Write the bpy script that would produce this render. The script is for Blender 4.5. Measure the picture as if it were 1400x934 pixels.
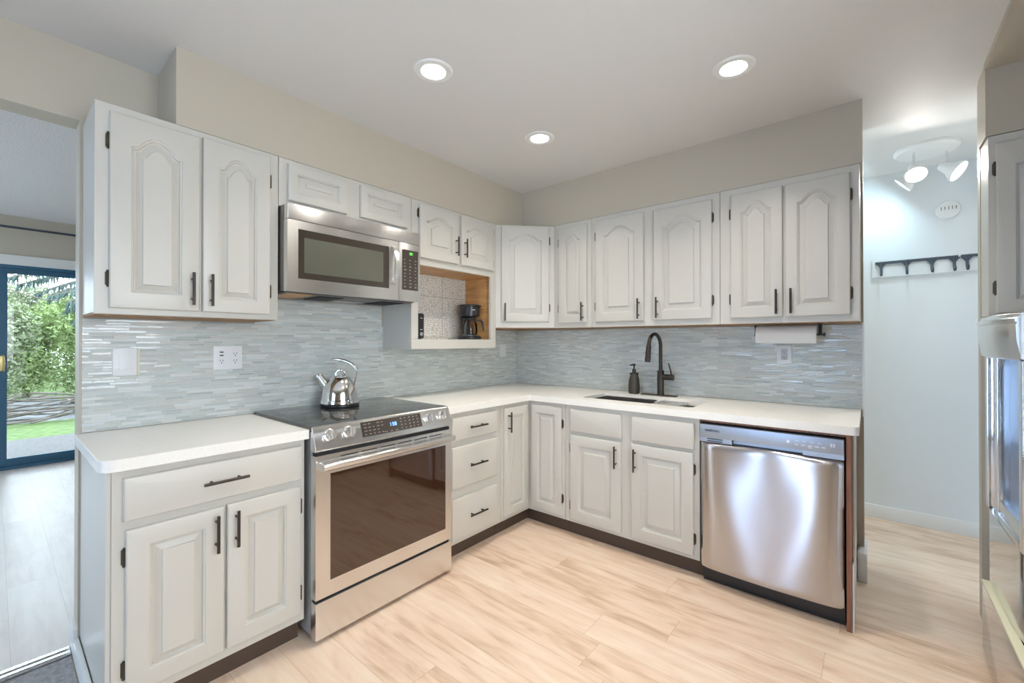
import bpy, bmesh, math, random
from mathutils import Vector, Matrix

random.seed(7)
for o in list(bpy.data.objects):
    bpy.data.objects.remove(o, do_unlink=True)
SC = bpy.context.scene
COL = SC.collection

# ------------------------------------------------------------------ camera
cam_d = bpy.data.cameras.new('camera')
cam = bpy.data.objects.new('camera', cam_d)
COL.objects.link(cam)
cam.location = (2.5096, -3.0816, 1.2971)
cam.rotation_mode = 'XYZ'
cam.rotation_euler = (math.radians(90.27), 0, math.radians(39.5035))
cam_d.sensor_width = 36
cam_d.lens = 587.69 * 36 / 1400
cam_d.shift_x = -0.0017
cam_d.shift_y = -0.0021
cam_d.clip_start = 0.02
SC.camera = cam

# ------------------------------------------------------------------ world, daylight, exposure
SC.view_settings.view_transform = 'Standard'
SC.view_settings.look = 'None'
SC.view_settings.gamma = 1
SC.view_settings.exposure = 0.07
SC.view_settings.use_curve_mapping = False
W = bpy.data.worlds.new('World')
SC.world = W
W.use_nodes = True
wn = W.node_tree
bg = wn.nodes['Background']
bg.inputs[0].default_value = (0.74, 0.87, 1.0, 1)      # bright overcast sky
bg.inputs[1].default_value = 6.5


def area(name, loc, rot, sx, sy, power, color, shape='RECTANGLE', portal=False, spread=None):
    l = bpy.data.lights.new(name, 'AREA')
    l.shape = shape
    l.size = sx
    l.size_y = sy
    l.energy = power
    l.color = color
    if spread:
        l.spread = spread
    if portal:
        l.cycles.is_portal = True
    o = bpy.data.objects.new(name, l)
    o.location = loc
    o.rotation_euler = rot
    COL.objects.link(o)
    return o


R90 = math.pi / 2
# daylight through sliding door and rear windows; side, dining and hall lights are added
area('sliding_door_portal', (-4.32, -3.3, 1.06), (0, -R90, 0), 2.0, 2.6, 1, (1, 1, 1), portal=True)
area('rear_window_daylight', (1.10, -5.76, 1.15), (R90, 0, 0), 0.22, 2.1, 16, (0.30, 0.55, 1.0))
area('rear_window_daylight', (1.90, -5.76, 1.15), (R90, 0, 0), 0.26, 2.1, 20, (0.30, 0.55, 1.0))
area('added_side_daylight', (3.82, -2.65, 1.5), (0, R90, 0), 1.4, 1.5, 33, (1.0, 0.985, 0.97))  # added light at an unseen window, brightens the left cabinet fronts
area('added_dining_daylight', (-2.2, -6.16, 1.4), (R90, 0, 0), 2.6, 1.6, 14, (0.40, 0.62, 1.0))  # added blue light at an unseen dining window
area('added_hall_daylight', (-0.25, 0.62, 1.3), (0, -R90, 0), 1.6, 0.8, 30, (0.70, 0.86, 1.0))  # added light that brightens the hall from its unseen left end

# ------------------------------------------------------------------ materials
def mat(name, color=(0.8, 0.8, 0.8), rough=0.5, metal=0.0, spec=0.5, emis=None, estr=0.0, bump=None, noise=None, coat=0.0, aniso=0.0):
    m = bpy.data.materials.new(name)
    m.use_nodes = True
    n = m.node_tree
    b = n.nodes['Principled BSDF']
    b.inputs['Base Color'].default_value = (*color, 1)
    b.inputs['Roughness'].default_value = rough
    b.inputs['Metallic'].default_value = metal
    b.inputs['Specular IOR Level'].default_value = spec
    b.inputs['Coat Weight'].default_value = coat
    b.inputs['Anisotropic'].default_value = aniso
    if emis:
        b.inputs['Emission Color'].default_value = (*emis, 1)
        b.inputs['Emission Strength'].default_value = estr
    tc = n.nodes.new('ShaderNodeTexCoord')
    if noise:   # (scale xyz, amount)
        mp = n.nodes.new('ShaderNodeMapping')
        mp.inputs['Scale'].default_value = noise[0]
        n.links.new(tc.outputs['Object'], mp.inputs[0])
        t = n.nodes.new('ShaderNodeTexNoise')
        t.inputs['Scale'].default_value = 1
        t.inputs['Detail'].default_value = 4
        n.links.new(mp.outputs[0], t.inputs['Vector'])
        r = n.nodes.new('ShaderNodeValToRGB')
        a = noise[1]
        r.color_ramp.elements[0].position = 0.3
        r.color_ramp.elements[1].position = 0.7
        r.color_ramp.elements[0].color = (*[c * (1 - a) for c in color], 1)
        r.color_ramp.elements[1].color = (*[min(1, c * (1 + a)) for c in color], 1)
        n.links.new(t.outputs[0], r.inputs[0])
        n.links.new(r.outputs[0], b.inputs['Base Color'])
    if bump:    # (scale xyz, strength, distance)
        mp = n.nodes.new('ShaderNodeMapping')
        mp.inputs['Scale'].default_value = bump[0]
        n.links.new(tc.outputs['Object'], mp.inputs[0])
        t = n.nodes.new('ShaderNodeTexNoise')
        t.inputs['Scale'].default_value = 1
        t.inputs['Detail'].default_value = 3
        n.links.new(mp.outputs[0], t.inputs['Vector'])
        bp = n.nodes.new('ShaderNodeBump')
        bp.inputs['Strength'].default_value = bump[1]
        bp.inputs['Distance'].default_value = bump[2]
        n.links.new(t.outputs[0], bp.inputs['Height'])
        n.links.new(bp.outputs[0], b.inputs['Normal'])
    return m


def nd(n, t, **kw):
    x = n.nodes.new(t)
    for k, v in kw.items():
        setattr(x, k, v)
    return x


def math_node(n, op, a, b=None, clamp=False):
    x = n.nodes.new('ShaderNodeMath')
    x.operation = op
    x.use_clamp = clamp
    for i, v in enumerate((a, b)):
        if v is None:
            continue
        if isinstance(v, (int, float)):
            x.inputs[i].default_value = v
        else:
            n.links.new(v, x.inputs[i])
    return x.outputs[0]


def ramp(n, fac, stops, interp='LINEAR'):
    r = n.nodes.new('ShaderNodeValToRGB')
    r.color_ramp.interpolation = interp
    e = r.color_ramp.elements
    while len(e) < len(stops):
        e.new(0.5)
    for i, (p, c) in enumerate(stops):
        e[i].position = p
        e[i].color = (*c, 1)
    n.links.new(fac, r.inputs[0])
    return r.outputs[0]


def combine(n, x, y, z=0.0):
    c = n.nodes.new('ShaderNodeCombineXYZ')
    for i, v in enumerate((x, y, z)):
        if isinstance(v, (int, float)):
            c.inputs[i].default_value = v
        else:
            n.links.new(v, c.inputs[i])
    return c.outputs[0]


def white(n, vec):
    w = n.nodes.new('ShaderNodeTexWhiteNoise')
    w.noise_dimensions = '3D'
    n.links.new(vec, w.inputs['Vector'])
    return w.outputs['Value'], w.outputs['Color']


def cells(n, u, v, w, h, seed=0.0, jitter=0.5):
    """running-bond cells: returns row, column, fraction across, fraction up"""
    rv = math_node(n, 'DIVIDE', v, h)
    row = math_node(n, 'FLOOR', rv)
    fv = math_node(n, 'SUBTRACT', rv, row)
    rnd, _ = white(n, combine(n, row, seed, 3.7))
    rnd2, _ = white(n, combine(n, row, seed, 9.1))
    ww = math_node(n, 'MULTIPLY', math_node(n, 'ADD', math_node(n, 'MULTIPLY', rnd2, jitter), 1 - jitter / 2), w)
    ru = math_node(n, 'ADD', math_node(n, 'DIVIDE', u, ww), math_node(n, 'MULTIPLY', rnd, 17.0))
    colm = math_node(n, 'FLOOR', ru)
    fu = math_node(n, 'SUBTRACT', ru, colm)
    return row, colm, fu, fv, ww


def mosaic(name, axis):
    m = bpy.data.materials.new(name)
    m.use_nodes = True
    n = m.node_tree
    b = n.nodes['Principled BSDF']
    tc = nd(n, 'ShaderNodeTexCoord')
    sp = nd(n, 'ShaderNodeSeparateXYZ')
    n.links.new(tc.outputs['Object'], sp.inputs[0])
    u = sp.outputs[axis]
    u = math_node(n, 'ADD', u, 20.0)
    v = sp.outputs['Z']
    row, colm, fu, fv, ww = cells(n, u, v, 0.085, 0.0118, 2.0, 0.7)
    val, colr = white(n, combine(n, row, colm, 1.3))
    val2, colr2 = white(n, combine(n, row, colm, 5.9))
    c = ramp(n, val, [(0.0, (0.46, 0.50, 0.49)), (0.2, (0.54, 0.59, 0.575)), (0.45, (0.61, 0.65, 0.63)), (0.7, (0.56, 0.57, 0.53)), (0.85, (0.72, 0.74, 0.71)), (1.0, (0.66, 0.71, 0.71))])
    # grout
    gv = math_node(n, 'MINIMUM', fv, math_node(n, 'SUBTRACT', 1.0, fv))
    gu = math_node(n, 'MULTIPLY', math_node(n, 'MINIMUM', fu, math_node(n, 'SUBTRACT', 1.0, fu)), math_node(n, 'DIVIDE', ww, 0.0118))
    g = math_node(n, 'MINIMUM', gv, gu)
    tile = math_node(n, 'MULTIPLY', math_node(n, 'SUBTRACT', g, 0.05), 14.0, clamp=True)
    mx = nd(n, 'ShaderNodeMix', data_type='RGBA')
    n.links.new(tile, mx.inputs[0])
    mx.inputs[6].default_value = (0.66, 0.67, 0.65, 1)
    n.links.new(c, mx.inputs[7])
    n.links.new(mx.outputs[2], b.inputs['Base Color'])
    rr = ramp(n, val2, [(0.0, (0.10,) * 3), (0.55, (0.16,) * 3), (0.6, (0.4,) * 3), (1.0, (0.5,) * 3)])
    mr = nd(n, 'ShaderNodeMix', data_type='FLOAT')
    n.links.new(tile, mr.inputs[0])
    mr.inputs[2].default_value = 0.8
    n.links.new(rr, mr.inputs[3])
    n.links.new(mr.outputs[0], b.inputs['Roughness'])
    bp = nd(n, 'ShaderNodeBump')
    bp.inputs['Strength'].default_value = 0.6
    bp.inputs['Distance'].default_value = 0.001
    n.links.new(tile, bp.inputs['Height'])
    # each tile sits at a slightly different tilt
    sub = nd(n, 'ShaderNodeVectorMath', operation='SUBTRACT')
    n.links.new(colr, sub.inputs[0])
    sub.inputs[1].default_value = (0.5, 0.5, 0.5)
    sc = nd(n, 'ShaderNodeVectorMath', operation='SCALE')
    n.links.new(sub.outputs[0], sc.inputs[0])
    sc.inputs['Scale'].default_value = 0.07
    ad = nd(n, 'ShaderNodeVectorMath', operation='ADD')
    n.links.new(bp.outputs[0], ad.inputs[0])
    n.links.new(sc.outputs[0], ad.inputs[1])
    nm = nd(n, 'ShaderNodeVectorMath', operation='NORMALIZE')
    n.links.new(ad.outputs[0], nm.inputs[0])
    n.links.new(nm.outputs[0], b.inputs['Normal'])
    return m


def planks(name, base, dark, light, rough=0.42, knot=0.5):
    m = bpy.data.materials.new(name)
    m.use_nodes = True
    n = m.node_tree
    b = n.nodes['Principled BSDF']
    tc = nd(n, 'ShaderNodeTexCoord')
    sp = nd(n, 'ShaderNodeSeparateXYZ')
    n.links.new(tc.outputs['Object'], sp.inputs[0])
    u = math_node(n, 'ADD', sp.outputs['X'], 30.0)
    v = math_node(n, 'ADD', sp.outputs['Y'], 30.03)
    row, colm, fu, fv, ww = cells(n, u, v, 1.25, 0.18, 4.0, 0.0)
    val, colr = white(n, combine(n, row, colm, 0.4))
    off = math_node(n, 'MULTIPLY', val, 40.0)
    # long grain
    g = nd(n, 'ShaderNodeTexNoise')
    g.inputs['Scale'].default_value = 1
    g.inputs['Detail'].default_value = 6
    g.inputs['Roughness'].default_value = 0.6
    g.inputs['Distortion'].default_value = 0.6
    n.links.new(combine(n, math_node(n, 'MULTIPLY', u, 2.2), math_node(n, 'MULTIPLY', v, 26.0), off), g.inputs['Vector'])
    # broad clouds
    k = nd(n, 'ShaderNodeTexNoise')
    k.inputs['Scale'].default_value = 1
    k.inputs['Detail'].default_value = 3
    k.inputs['Distortion'].default_value = 1.2
    n.links.new(combine(n, math_node(n, 'MULTIPLY', u, 2.6), math_node(n, 'MULTIPLY', v, 9.0), off), k.inputs['Vector'])
    f = math_node(n, 'ADD', math_node(n, 'MULTIPLY', g.outputs[0], 0.55), math_node(n, 'MULTIPLY', k.outputs[0], 0.45))
    f = math_node(n, 'ADD', f, math_node(n, 'MULTIPLY', math_node(n, 'SUBTRACT', val, 0.5), 0.14))
    c = ramp(n, f, [(0.30, dark), (0.47, base), (0.64, light)])
    e1 = math_node(n, 'LESS_THAN', fv, 0.010)
    e2 = math_node(n, 'LESS_THAN', fu, 0.0016)
    e = math_node(n, 'MULTIPLY', math_node(n, 'MAXIMUM', e1, e2), 0.45)
    mx = nd(n, 'ShaderNodeMix', data_type='RGBA')
    n.links.new(e, mx.inputs[0])
    n.links.new(c, mx.inputs[6])
    mx.inputs[7].default_value = (*[x * 0.45 for x in dark], 1)
    n.links.new(mx.outputs[2], b.inputs['Base Color'])
    b.inputs['Roughness'].default_value = rough
    bp = nd(n, 'ShaderNodeBump')
    bp.inputs['Strength'].default_value = 0.12
    bp.inputs['Distance'].default_value = 0.001
    n.links.new(g.outputs[0], bp.inputs['Height'])
    n.links.new(bp.outputs[0], b.inputs['Normal'])
    return m


def embossed(name):
    """white panel with a small raised lattice pattern and 0.2 m tile joints"""
    m = bpy.data.materials.new(name)
    m.use_nodes = True
    n = m.node_tree
    b = n.nodes['Principled BSDF']
    tc = nd(n, 'ShaderNodeTexCoord')
    vo = nd(n, 'ShaderNodeTexVoronoi', feature='DISTANCE_TO_EDGE')
    vo.inputs['Scale'].default_value = 62
    vo.inputs['Randomness'].default_value = 0.9
    n.links.new(tc.outputs['Object'], vo.inputs['Vector'])
    c = ramp(n, vo.outputs['Distance'], [(0.0, (0.45, 0.41, 0.36)), (0.15, (0.80, 0.77, 0.73)), (0.3, (0.90, 0.88, 0.85))])
    sp = nd(n, 'ShaderNodeSeparateXYZ')
    n.links.new(tc.outputs['Object'], sp.inputs[0])
    fy = math_node(n, 'FRACT', math_node(n, 'DIVIDE', math_node(n, 'ADD', sp.outputs['Y'], 10.08), 0.30))
    fz = math_node(n, 'FRACT', math_node(n, 'DIVIDE', math_node(n, 'ADD', sp.outputs['Z'], -0.08), 0.30))
    j = math_node(n, 'MAXIMUM', math_node(n, 'LESS_THAN', fy, 0.018), math_node(n, 'LESS_THAN', fz, 0.018))
    mx = nd(n, 'ShaderNodeMix', data_type='RGBA')
    n.links.new(j, mx.inputs[0])
    n.links.new(c, mx.inputs[6])
    mx.inputs[7].default_value = (0.48, 0.46, 0.43, 1)
    n.links.new(mx.outputs[2], b.inputs['Base Color'])
    b.inputs['Roughness'].default_value = 0.45
    bp = nd(n, 'ShaderNodeBump')
    bp.inputs['Strength'].default_value = 0.5
    bp.inputs['Distance'].default_value = 0.002
    n.links.new(vo.outputs['Distance'], bp.inputs['Height'])
    n.links.new(bp.outputs[0], b.inputs['Normal'])
    return m


def thin_glass(name, tint=(1, 1, 1)):
    m = bpy.data.materials.new(name)
    m.use_nodes = True
    n = m.node_tree
    for x in list(n.nodes):
        n.nodes.remove(x)
    out = nd(n, 'ShaderNodeOutputMaterial')
    tr = nd(n, 'ShaderNodeBsdfTransparent')
    tr.inputs[0].default_value = (*tint, 1)
    gl = nd(n, 'ShaderNodeBsdfGlossy')
    gl.inputs['Roughness'].default_value = 0.02
    fr = nd(n, 'ShaderNodeFresnel')
    fr.inputs[0].default_value = 1.3
    mx = nd(n, 'ShaderNodeMixShader')
    n.links.new(fr.outputs[0], mx.inputs[0])
    n.links.new(tr.outputs[0], mx.inputs[1])
    n.links.new(gl.outputs[0], mx.inputs[2])
    n.links.new(mx.outputs[0], out.inputs[0])
    return m


def steel(name, color, rough, stretch, strength=0.06, aniso=0.0):
    m = mat(name, color, rough, 1.0, bump=(stretch, strength, 0.0004), aniso=aniso)
    if aniso:
        n = m.node_tree
        tg = n.nodes.new('ShaderNodeTangent')
        tg.direction_type = 'RADIAL'
        tg.axis = 'Z'
        b = n.nodes['Principled BSDF']
        n.links.new(tg.outputs[0], b.inputs['Tangent'])
        b.inputs['Anisotropic Rotation'].default_value = 0.25
    return m


M = {}
M['paint'] = mat('cabinet_paint', (0.59, 0.57, 0.52), 0.36, bump=((60, 60, 60), 0.05, 0.0005))
M['wall'] = mat('wall_paint', (0.52, 0.47, 0.385), 0.45, bump=((90, 90, 90), 0.12, 0.0008))
M['wall_hall'] = mat('hall_paint', (0.74, 0.77, 0.78), 0.5, bump=((90, 90, 90), 0.1, 0.0008))
M['ceiling'] = mat('ceiling_paint', (0.71, 0.70, 0.68), 0.6, bump=((70, 70, 70), 0.1, 0.0008))
M['popcorn'] = mat('popcorn_ceiling', (0.78, 0.77, 0.77), 0.95, bump=((130, 130, 130), 0.7, 0.006), noise=((150, 150, 150), 0.2))
M['white'] = mat('white_trim', (0.80, 0.80, 0.78), 0.4)
M['counter'] = mat('quartz_counter', (0.88, 0.86, 0.81), 0.28, noise=((140, 140, 140), 0.03))
M['tile_left'] = mosaic('glass_mosaic_left', 'Y')
M['tile_back'] = mosaic('glass_mosaic_back', 'X')
M['floor'] = planks('oak_laminate', (0.73, 0.55, 0.41), (0.50, 0.33, 0.21), (0.80, 0.655, 0.52))
M['floor_dining'] = planks('pale_laminate_glare', (0.74, 0.66, 0.60), (0.64, 0.56, 0.50), (0.80, 0.74, 0.68), rough=0.3)  # same laminate, sky glare put into the paler plank colours
M['carpet'] = mat('grey_entry_carpet', (0.36, 0.35, 0.35), 0.95, noise=((60, 60, 60), 0.25), bump=((300, 300, 300), 0.6, 0.004))
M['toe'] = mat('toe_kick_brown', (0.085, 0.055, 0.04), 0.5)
M['wood'] = mat('birch_ply', (0.62, 0.34, 0.13), 0.4, noise=((6, 6, 60), 0.22))
M['wood_dark'] = mat('stained_wood', (0.24, 0.10, 0.055), 0.45, noise=((90, 90, 5), 0.3))
M['raw'] = mat('raw_wood_edge', (0.33, 0.19, 0.09), 0.7, noise=((30, 30, 30), 0.35))
M['bronze'] = mat('dark_bronze', (0.055, 0.045, 0.038), 0.35, 0.6)
M['hinge'] = mat('antique_hinge', (0.09, 0.075, 0.05), 0.4, 0.8)
M['steel'] = steel('brushed_steel', (0.74, 0.73, 0.72), 0.24, (3, 3, 900))
M['steel_h'] = steel('brushed_steel_smooth', (0.78, 0.77, 0.76), 0.26, (4, 4, 500), 0.04, 0.8)
M['steel_dw'] = steel('dishwasher_steel', (0.56, 0.55, 0.57), 0.24, (5, 5, 900), 0.02, 1.0)
M['fridge'] = steel('appliance_steel', (0.70, 0.70, 0.71), 0.09, (4, 4, 300), 0.02)
M['steel_grey'] = mat('grey_control_steel', (0.42, 0.46, 0.52), 0.35, 0.85)
M['chrome'] = mat('chrome', (0.85, 0.85, 0.86), 0.07, 1.0)
M['kettle'] = mat('polished_kettle', (0.82, 0.81, 0.80), 0.1, 1.0)
M['black'] = mat('black_plastic', (0.02, 0.02, 0.022), 0.3)
M['black_matte'] = mat('black_matte', (0.015, 0.015, 0.017), 0.7)
M['black_glass'] = mat('black_glass', (0.025, 0.024, 0.022), 0.04, spec=0.8)
M['cooktop'] = mat('cooktop_glass', (0.03, 0.032, 0.03), 0.06, spec=1.0)
M['oven_glass'] = mat('oven_glass', (0.05, 0.022, 0.012), 0.03, spec=1.0)
M['panel_brown'] = mat('panel_glass', (0.06, 0.048, 0.04), 0.1)
M['mw_frame'] = mat('microwave_window_frame', (0.05, 0.04, 0.032), 0.08, spec=0.6)
M['mw_mesh'] = mat('microwave_window_mesh', (0.11, 0.11, 0.085), 0.12, spec=0.6, noise=((400, 400, 400), 0.1))
M['icon'] = mat('icon_print', (0.21, 0.195, 0.175), 0.6)
M['icon_white'] = mat('icon_print_white', (0.78, 0.82, 0.88), 0.6)
M['text_dark'] = mat('text_print', (0.04, 0.05, 0.07), 0.5)
M['led_blue'] = mat('led_blue', (0.1, 0.3, 0.9), 0.5, emis=(0.25, 0.55, 1.0), estr=2.2)
M['led_green'] = mat('led_green', (0.1, 0.7, 0.1), 0.5, emis=(0.15, 0.9, 0.12), estr=1.2)
M['matte_bronze'] = mat('soap_bronze', (0.075, 0.062, 0.05), 0.45, 0.4)
M['paper'] = mat('paper_towel', (0.86, 0.85, 0.82), 0.95, bump=((60, 60, 60), 0.3, 0.001))
M['plate'] = mat('outlet_plate', (0.80, 0.81, 0.82), 0.35)
M['plate_gold'] = mat('pale_gold_edge', (0.72, 0.66, 0.48), 0.35)
M['pot_glass'] = thin_glass('carafe_glass', (0.93, 0.93, 0.92))
M['glass'] = thin_glass('window_glass', (0.97, 0.98, 0.98))
M['door_blue'] = mat('blue_door_paint', (0.03, 0.12, 0.21), 0.35)
M['brass'] = mat('brass', (0.75, 0.62, 0.3), 0.3, 0.9)
M['lamp'] = mat('lamp_lens', (1, 1, 1), 0.4, emis=(1.0, 0.96, 0.9), estr=14)
M['lamp_cool'] = mat('lamp_lens_cool', (1, 1, 1), 0.4, emis=(0.97, 0.98, 0.95), estr=2.5)
M['lamp_blue'] = mat('lamp_lens_blue', (1, 1, 1), 0.4, emis=(0.6, 0.9, 1.0), estr=2.2)
M['rack_blue'] = mat('rack_slate', (0.05, 0.065, 0.085), 0.5)
M['deck'] = mat('deck_wood', (0.104, 0.101, 0.097), 0.8, noise=((4, 40, 4), 0.15))
M['grass'] = mat('lawn', (0.094, 0.151, 0.040), 0.9, noise=((12, 12, 12), 0.35))
M['gravel'] = mat('pale_gravel', (0.158, 0.162, 0.166), 0.9, noise=((9, 9, 9), 0.4))
M['leaf'] = mat('spring_leaf', (0.194, 0.266, 0.086), 0.6, noise=((1.5, 1.5, 1.5), 0.35))
M['leaf_pale'] = mat('pale_leaf', (0.238, 0.281, 0.158), 0.6, noise=((1.5, 1.5, 1.5), 0.3))
M['needle'] = mat('spruce_needle', (0.05, 0.085, 0.075), 0.7)
M['bark'] = mat('bark', (0.16, 0.13, 0.10), 0.9)
M['stick'] = mat('dry_stick', (0.137, 0.119, 0.101), 0.9, noise=((8, 8, 8), 0.3))
M['cream'] = mat('cream_ledge', (0.74, 0.72, 0.52), 0.35)
M['fridge_side'] = mat('appliance_grey', (0.40, 0.41, 0.42), 0.4, 0.3)
M['recess'] = mat('dispenser_recess', (0.14, 0.22, 0.36), 0.3, 0.4)

# ------------------------------------------------------------------ geometry helpers
A_ = Matrix(((0, 1, 0, 0), (1, 0, 0, 0), (0, 0, 1, 0), (0, 0, 0, 1)))          # wall left: u -> +y, d -> +x
B_ = Matrix(((1, 0, 0, 0), (0, -1, 0, 0), (0, 0, 1, 0), (0, 0, 0, 1)))         # wall back: u -> +x, d -> -y
S2 = math.sqrt(0.5)
D_ = Matrix(((S2, S2, 0, 0), (S2, -S2, 0, 0), (0, 0, 1, 0), (0, 0, 0, 1)))     # diagonal
F_ = Matrix(((0, -1, 0, 0), (-1, 0, 0, 0), (0, 0, 1, 0), (0, 0, 0, 1)))        # faces -x: u -> -y, d -> -x
I_ = Matrix.Identity(4)


def bm_new():
    return bmesh.new()


def finish(bm, T=None):
    if T is not None:
        bmesh.ops.transform(bm, matrix=T, verts=bm.verts)
    bmesh.ops.recalc_face_normals(bm, faces=bm.faces)
    return bm


def box(bm, a, b, bev=0.0, seg=2):
    """axis box from corner a to corner b"""
    t = bmesh.new()
    bmesh.ops.create_cube(t, size=1)
    c = [(a[i] + b[i]) / 2 for i in range(3)]
    s = [abs(b[i] - a[i]) for i in range(3)]
    bmesh.ops.transform(t, matrix=Matrix.Translation(c) @ Matrix.Diagonal((*s, 1)), verts=t.verts)
    if bev:
        bmesh.ops.bevel(t, geom=t.edges[:], offset=bev, segments=seg, profile=0.7, affect='EDGES')
    merge(bm, t)
    return bm


def merge(bm, t):
    me = bpy.data.meshes.new('tmp')
    t.to_mesh(me)
    t.free()
    bm.from_mesh(me)
    bpy.data.meshes.remove(me)


def tube(bm, pts, r, n=12, caps=True):
    """swept tube; r is one radius or one per point"""
    pts = [Vector(p) for p in pts]
    rr = r if isinstance(r, (list, tuple)) else [r] * len(pts)
    rings = []
    up = None
    for i, p in enumerate(pts):
        if i == 0:
            d = pts[1] - p
        elif i == len(pts) - 1:
            d = p - pts[i - 1]
        else:
            d = (pts[i + 1] - p).normalized() + (p - pts[i - 1]).normalized()
        d.normalize()
        if up is None:
            up = Vector((0, 0, 1)) if abs(d.z) < 0.9 else Vector((1, 0, 0))
        s = d.cross(up).normalized()
        up = s.cross(d).normalized()
        rings.append([bm.verts.new(p + (s * math.cos(2 * math.pi * k / n) + up * math.sin(2 * math.pi * k / n)) * rr[i]) for k in range(n)])
    for i in range(len(rings) - 1):
        for k in range(n):
            bm.faces.new((rings[i][k], rings[i][(k + 1) % n], rings[i + 1][(k + 1) % n], rings[i + 1][k]))
    if caps:
        bm.faces.new(rings[0])
        bm.faces.new(rings[-1])
    return bm


def lathe(bm, c, prof, n=32, axis=Vector((0, 0, 1)), sx=1.0):
    """revolve (radius, height) profile about axis through c"""
    c = Vector(c)
    axis = Vector(axis).normalized()
    q = Vector((0, 0, 1)).rotation_difference(axis)
    rings = []
    for r, h in prof:
        if r < 1e-5:
            rings.append([bm.verts.new(c + q @ Vector((0, 0, h)))])
        else:
            rings.append([bm.verts.new(c + q @ Vector((r * sx * math.cos(2 * math.pi * k / n), r * math.sin(2 * math.pi * k / n), h))) for k in range(n)])
    for a, b in zip(rings, rings[1:]):
        if len(a) == 1 and len(b) == 1:
            continue
        for k in range(n):
            k2 = (k + 1) % n
            if len(a) == 1:
                bm.faces.new((a[0], b[k2], b[k]))
            elif len(b) == 1:
                bm.faces.new((a[k], a[k2], b[0]))
            else:
                bm.faces.new((a[k], a[k2], b[k2], b[k]))
    if len(rings[0]) > 1:
        bm.faces.new(rings[0])
    if len(rings[-1]) > 1:
        bm.faces.new(rings[-1])
    return bm


def prism(bm, outline, z0, z1, holes=()):
    t = bmesh.new()
    for loop in [outline] + list(holes):
        vs = [t.verts.new((x, y, z0)) for x, y in loop]
        for i in range(len(vs)):
            t.edges.new((vs[i], vs[(i + 1) % len(vs)]))
    bmesh.ops.triangle_fill(t, use_beauty=True, edges=t.edges[:])
    r = bmesh.ops.extrude_face_region(t, geom=t.faces[:])
    bmesh.ops.translate(t, vec=(0, 0, z1 - z0), verts=[v for v in r['geom'] if isinstance(v, bmesh.types.BMVert)])
    merge(bm, t)
    return bm


def obj(name, bm, m, parent=None, T=None, bevel=0.0, smooth=True, angle=32):
    if T is not None:
        bmesh.ops.transform(bm, matrix=T, verts=bm.verts)
    bmesh.ops.recalc_face_normals(bm, faces=bm.faces)
    root = parent
    off = Vector((0, 0, 0))
    while root is not None:
        off += root.location
        root = root.parent
    o_loc = Vector((0, 0, 0))
    if parent is None:
        xs = [v.co for v in bm.verts]
        o_loc = Vector(((min(v.x for v in xs) + max(v.x for v in xs)) / 2, (min(v.y for v in xs) + max(v.y for v in xs)) / 2, min(v.z for v in xs)))
        if m.name.startswith(('oak', 'pale_lam', 'glass_mosaic')):
            o_loc = Vector((0, 0, 0))
        off = o_loc
    if off.length > 0:
        bmesh.ops.translate(bm, vec=-off, verts=bm.verts)
    me = bpy.data.meshes.new(name)
    bm.to_mesh(me)
    bm.free()
    me.materials.append(m)
    if smooth:
        for p in me.polygons:
            p.use_smooth = True
        me.set_sharp_from_angle(angle=math.radians(angle))
    o = bpy.data.objects.new(name, me)
    COL.objects.link(o)
    o.location = o_loc
    if parent:
        o.parent = parent
    if bevel:
        md = o.modifiers.new('bevel', 'BEVEL')
        md.width = bevel
        md.segments = 2
        md.limit_method = 'ANGLE'
        md.angle_limit = math.radians(40)
        md.harden_normals = False
    return o


def tag(o, label, cat, group=None, kind=None):
    o['label'] = label
    o['category'] = cat
    if group:
        o['group'] = group
    if kind:
        o['kind'] = kind
    return o


def thing(name, loc, label, cat, group=None):
    o = bpy.data.objects.new(name, None)
    o.empty_display_size = 0.05
    o.location = loc
    COL.objects.link(o)
    return tag(o, label, cat, group)


def struct(name, bm, m, label, cat, parent=None, bevel=0.0):
    o = obj(name, bm, m, parent, bevel=bevel)
    if parent is None:
        tag(o, label, cat, kind='structure')
    else:
        o['kind'] = 'structure'
    return o


def text_obj(name, s, size, m, parent, T, u, d, z, align='LEFT'):
    """thin raised lettering lying in a frame: u across, z up, d out"""
    cu = bpy.data.curves.new('t', 'FONT')
    cu.body = s
    cu.size = size
    cu.extrude = 0.0004
    cu.align_x = align
    cu.resolution_u = 3
    cu.offset = 0.0005
    to = bpy.data.objects.new('t', cu)
    COL.objects.link(to)
    bpy.context.view_layer.update()
    me = bpy.data.meshes.new_from_object(to)
    bpy.data.objects.remove(to, do_unlink=True)
    bm = bmesh.new()
    bm.from_mesh(me)
    bpy.data.meshes.remove(me)
    R = Matrix(((1, 0, 0, u), (0, 0, 1, d), (0, 1, 0, z), (0, 0, 0, 1)))
    bmesh.ops.transform(bm, matrix=R, verts=bm.verts)
    return obj(name, bm, m, parent, T=T, smooth=False)


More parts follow.
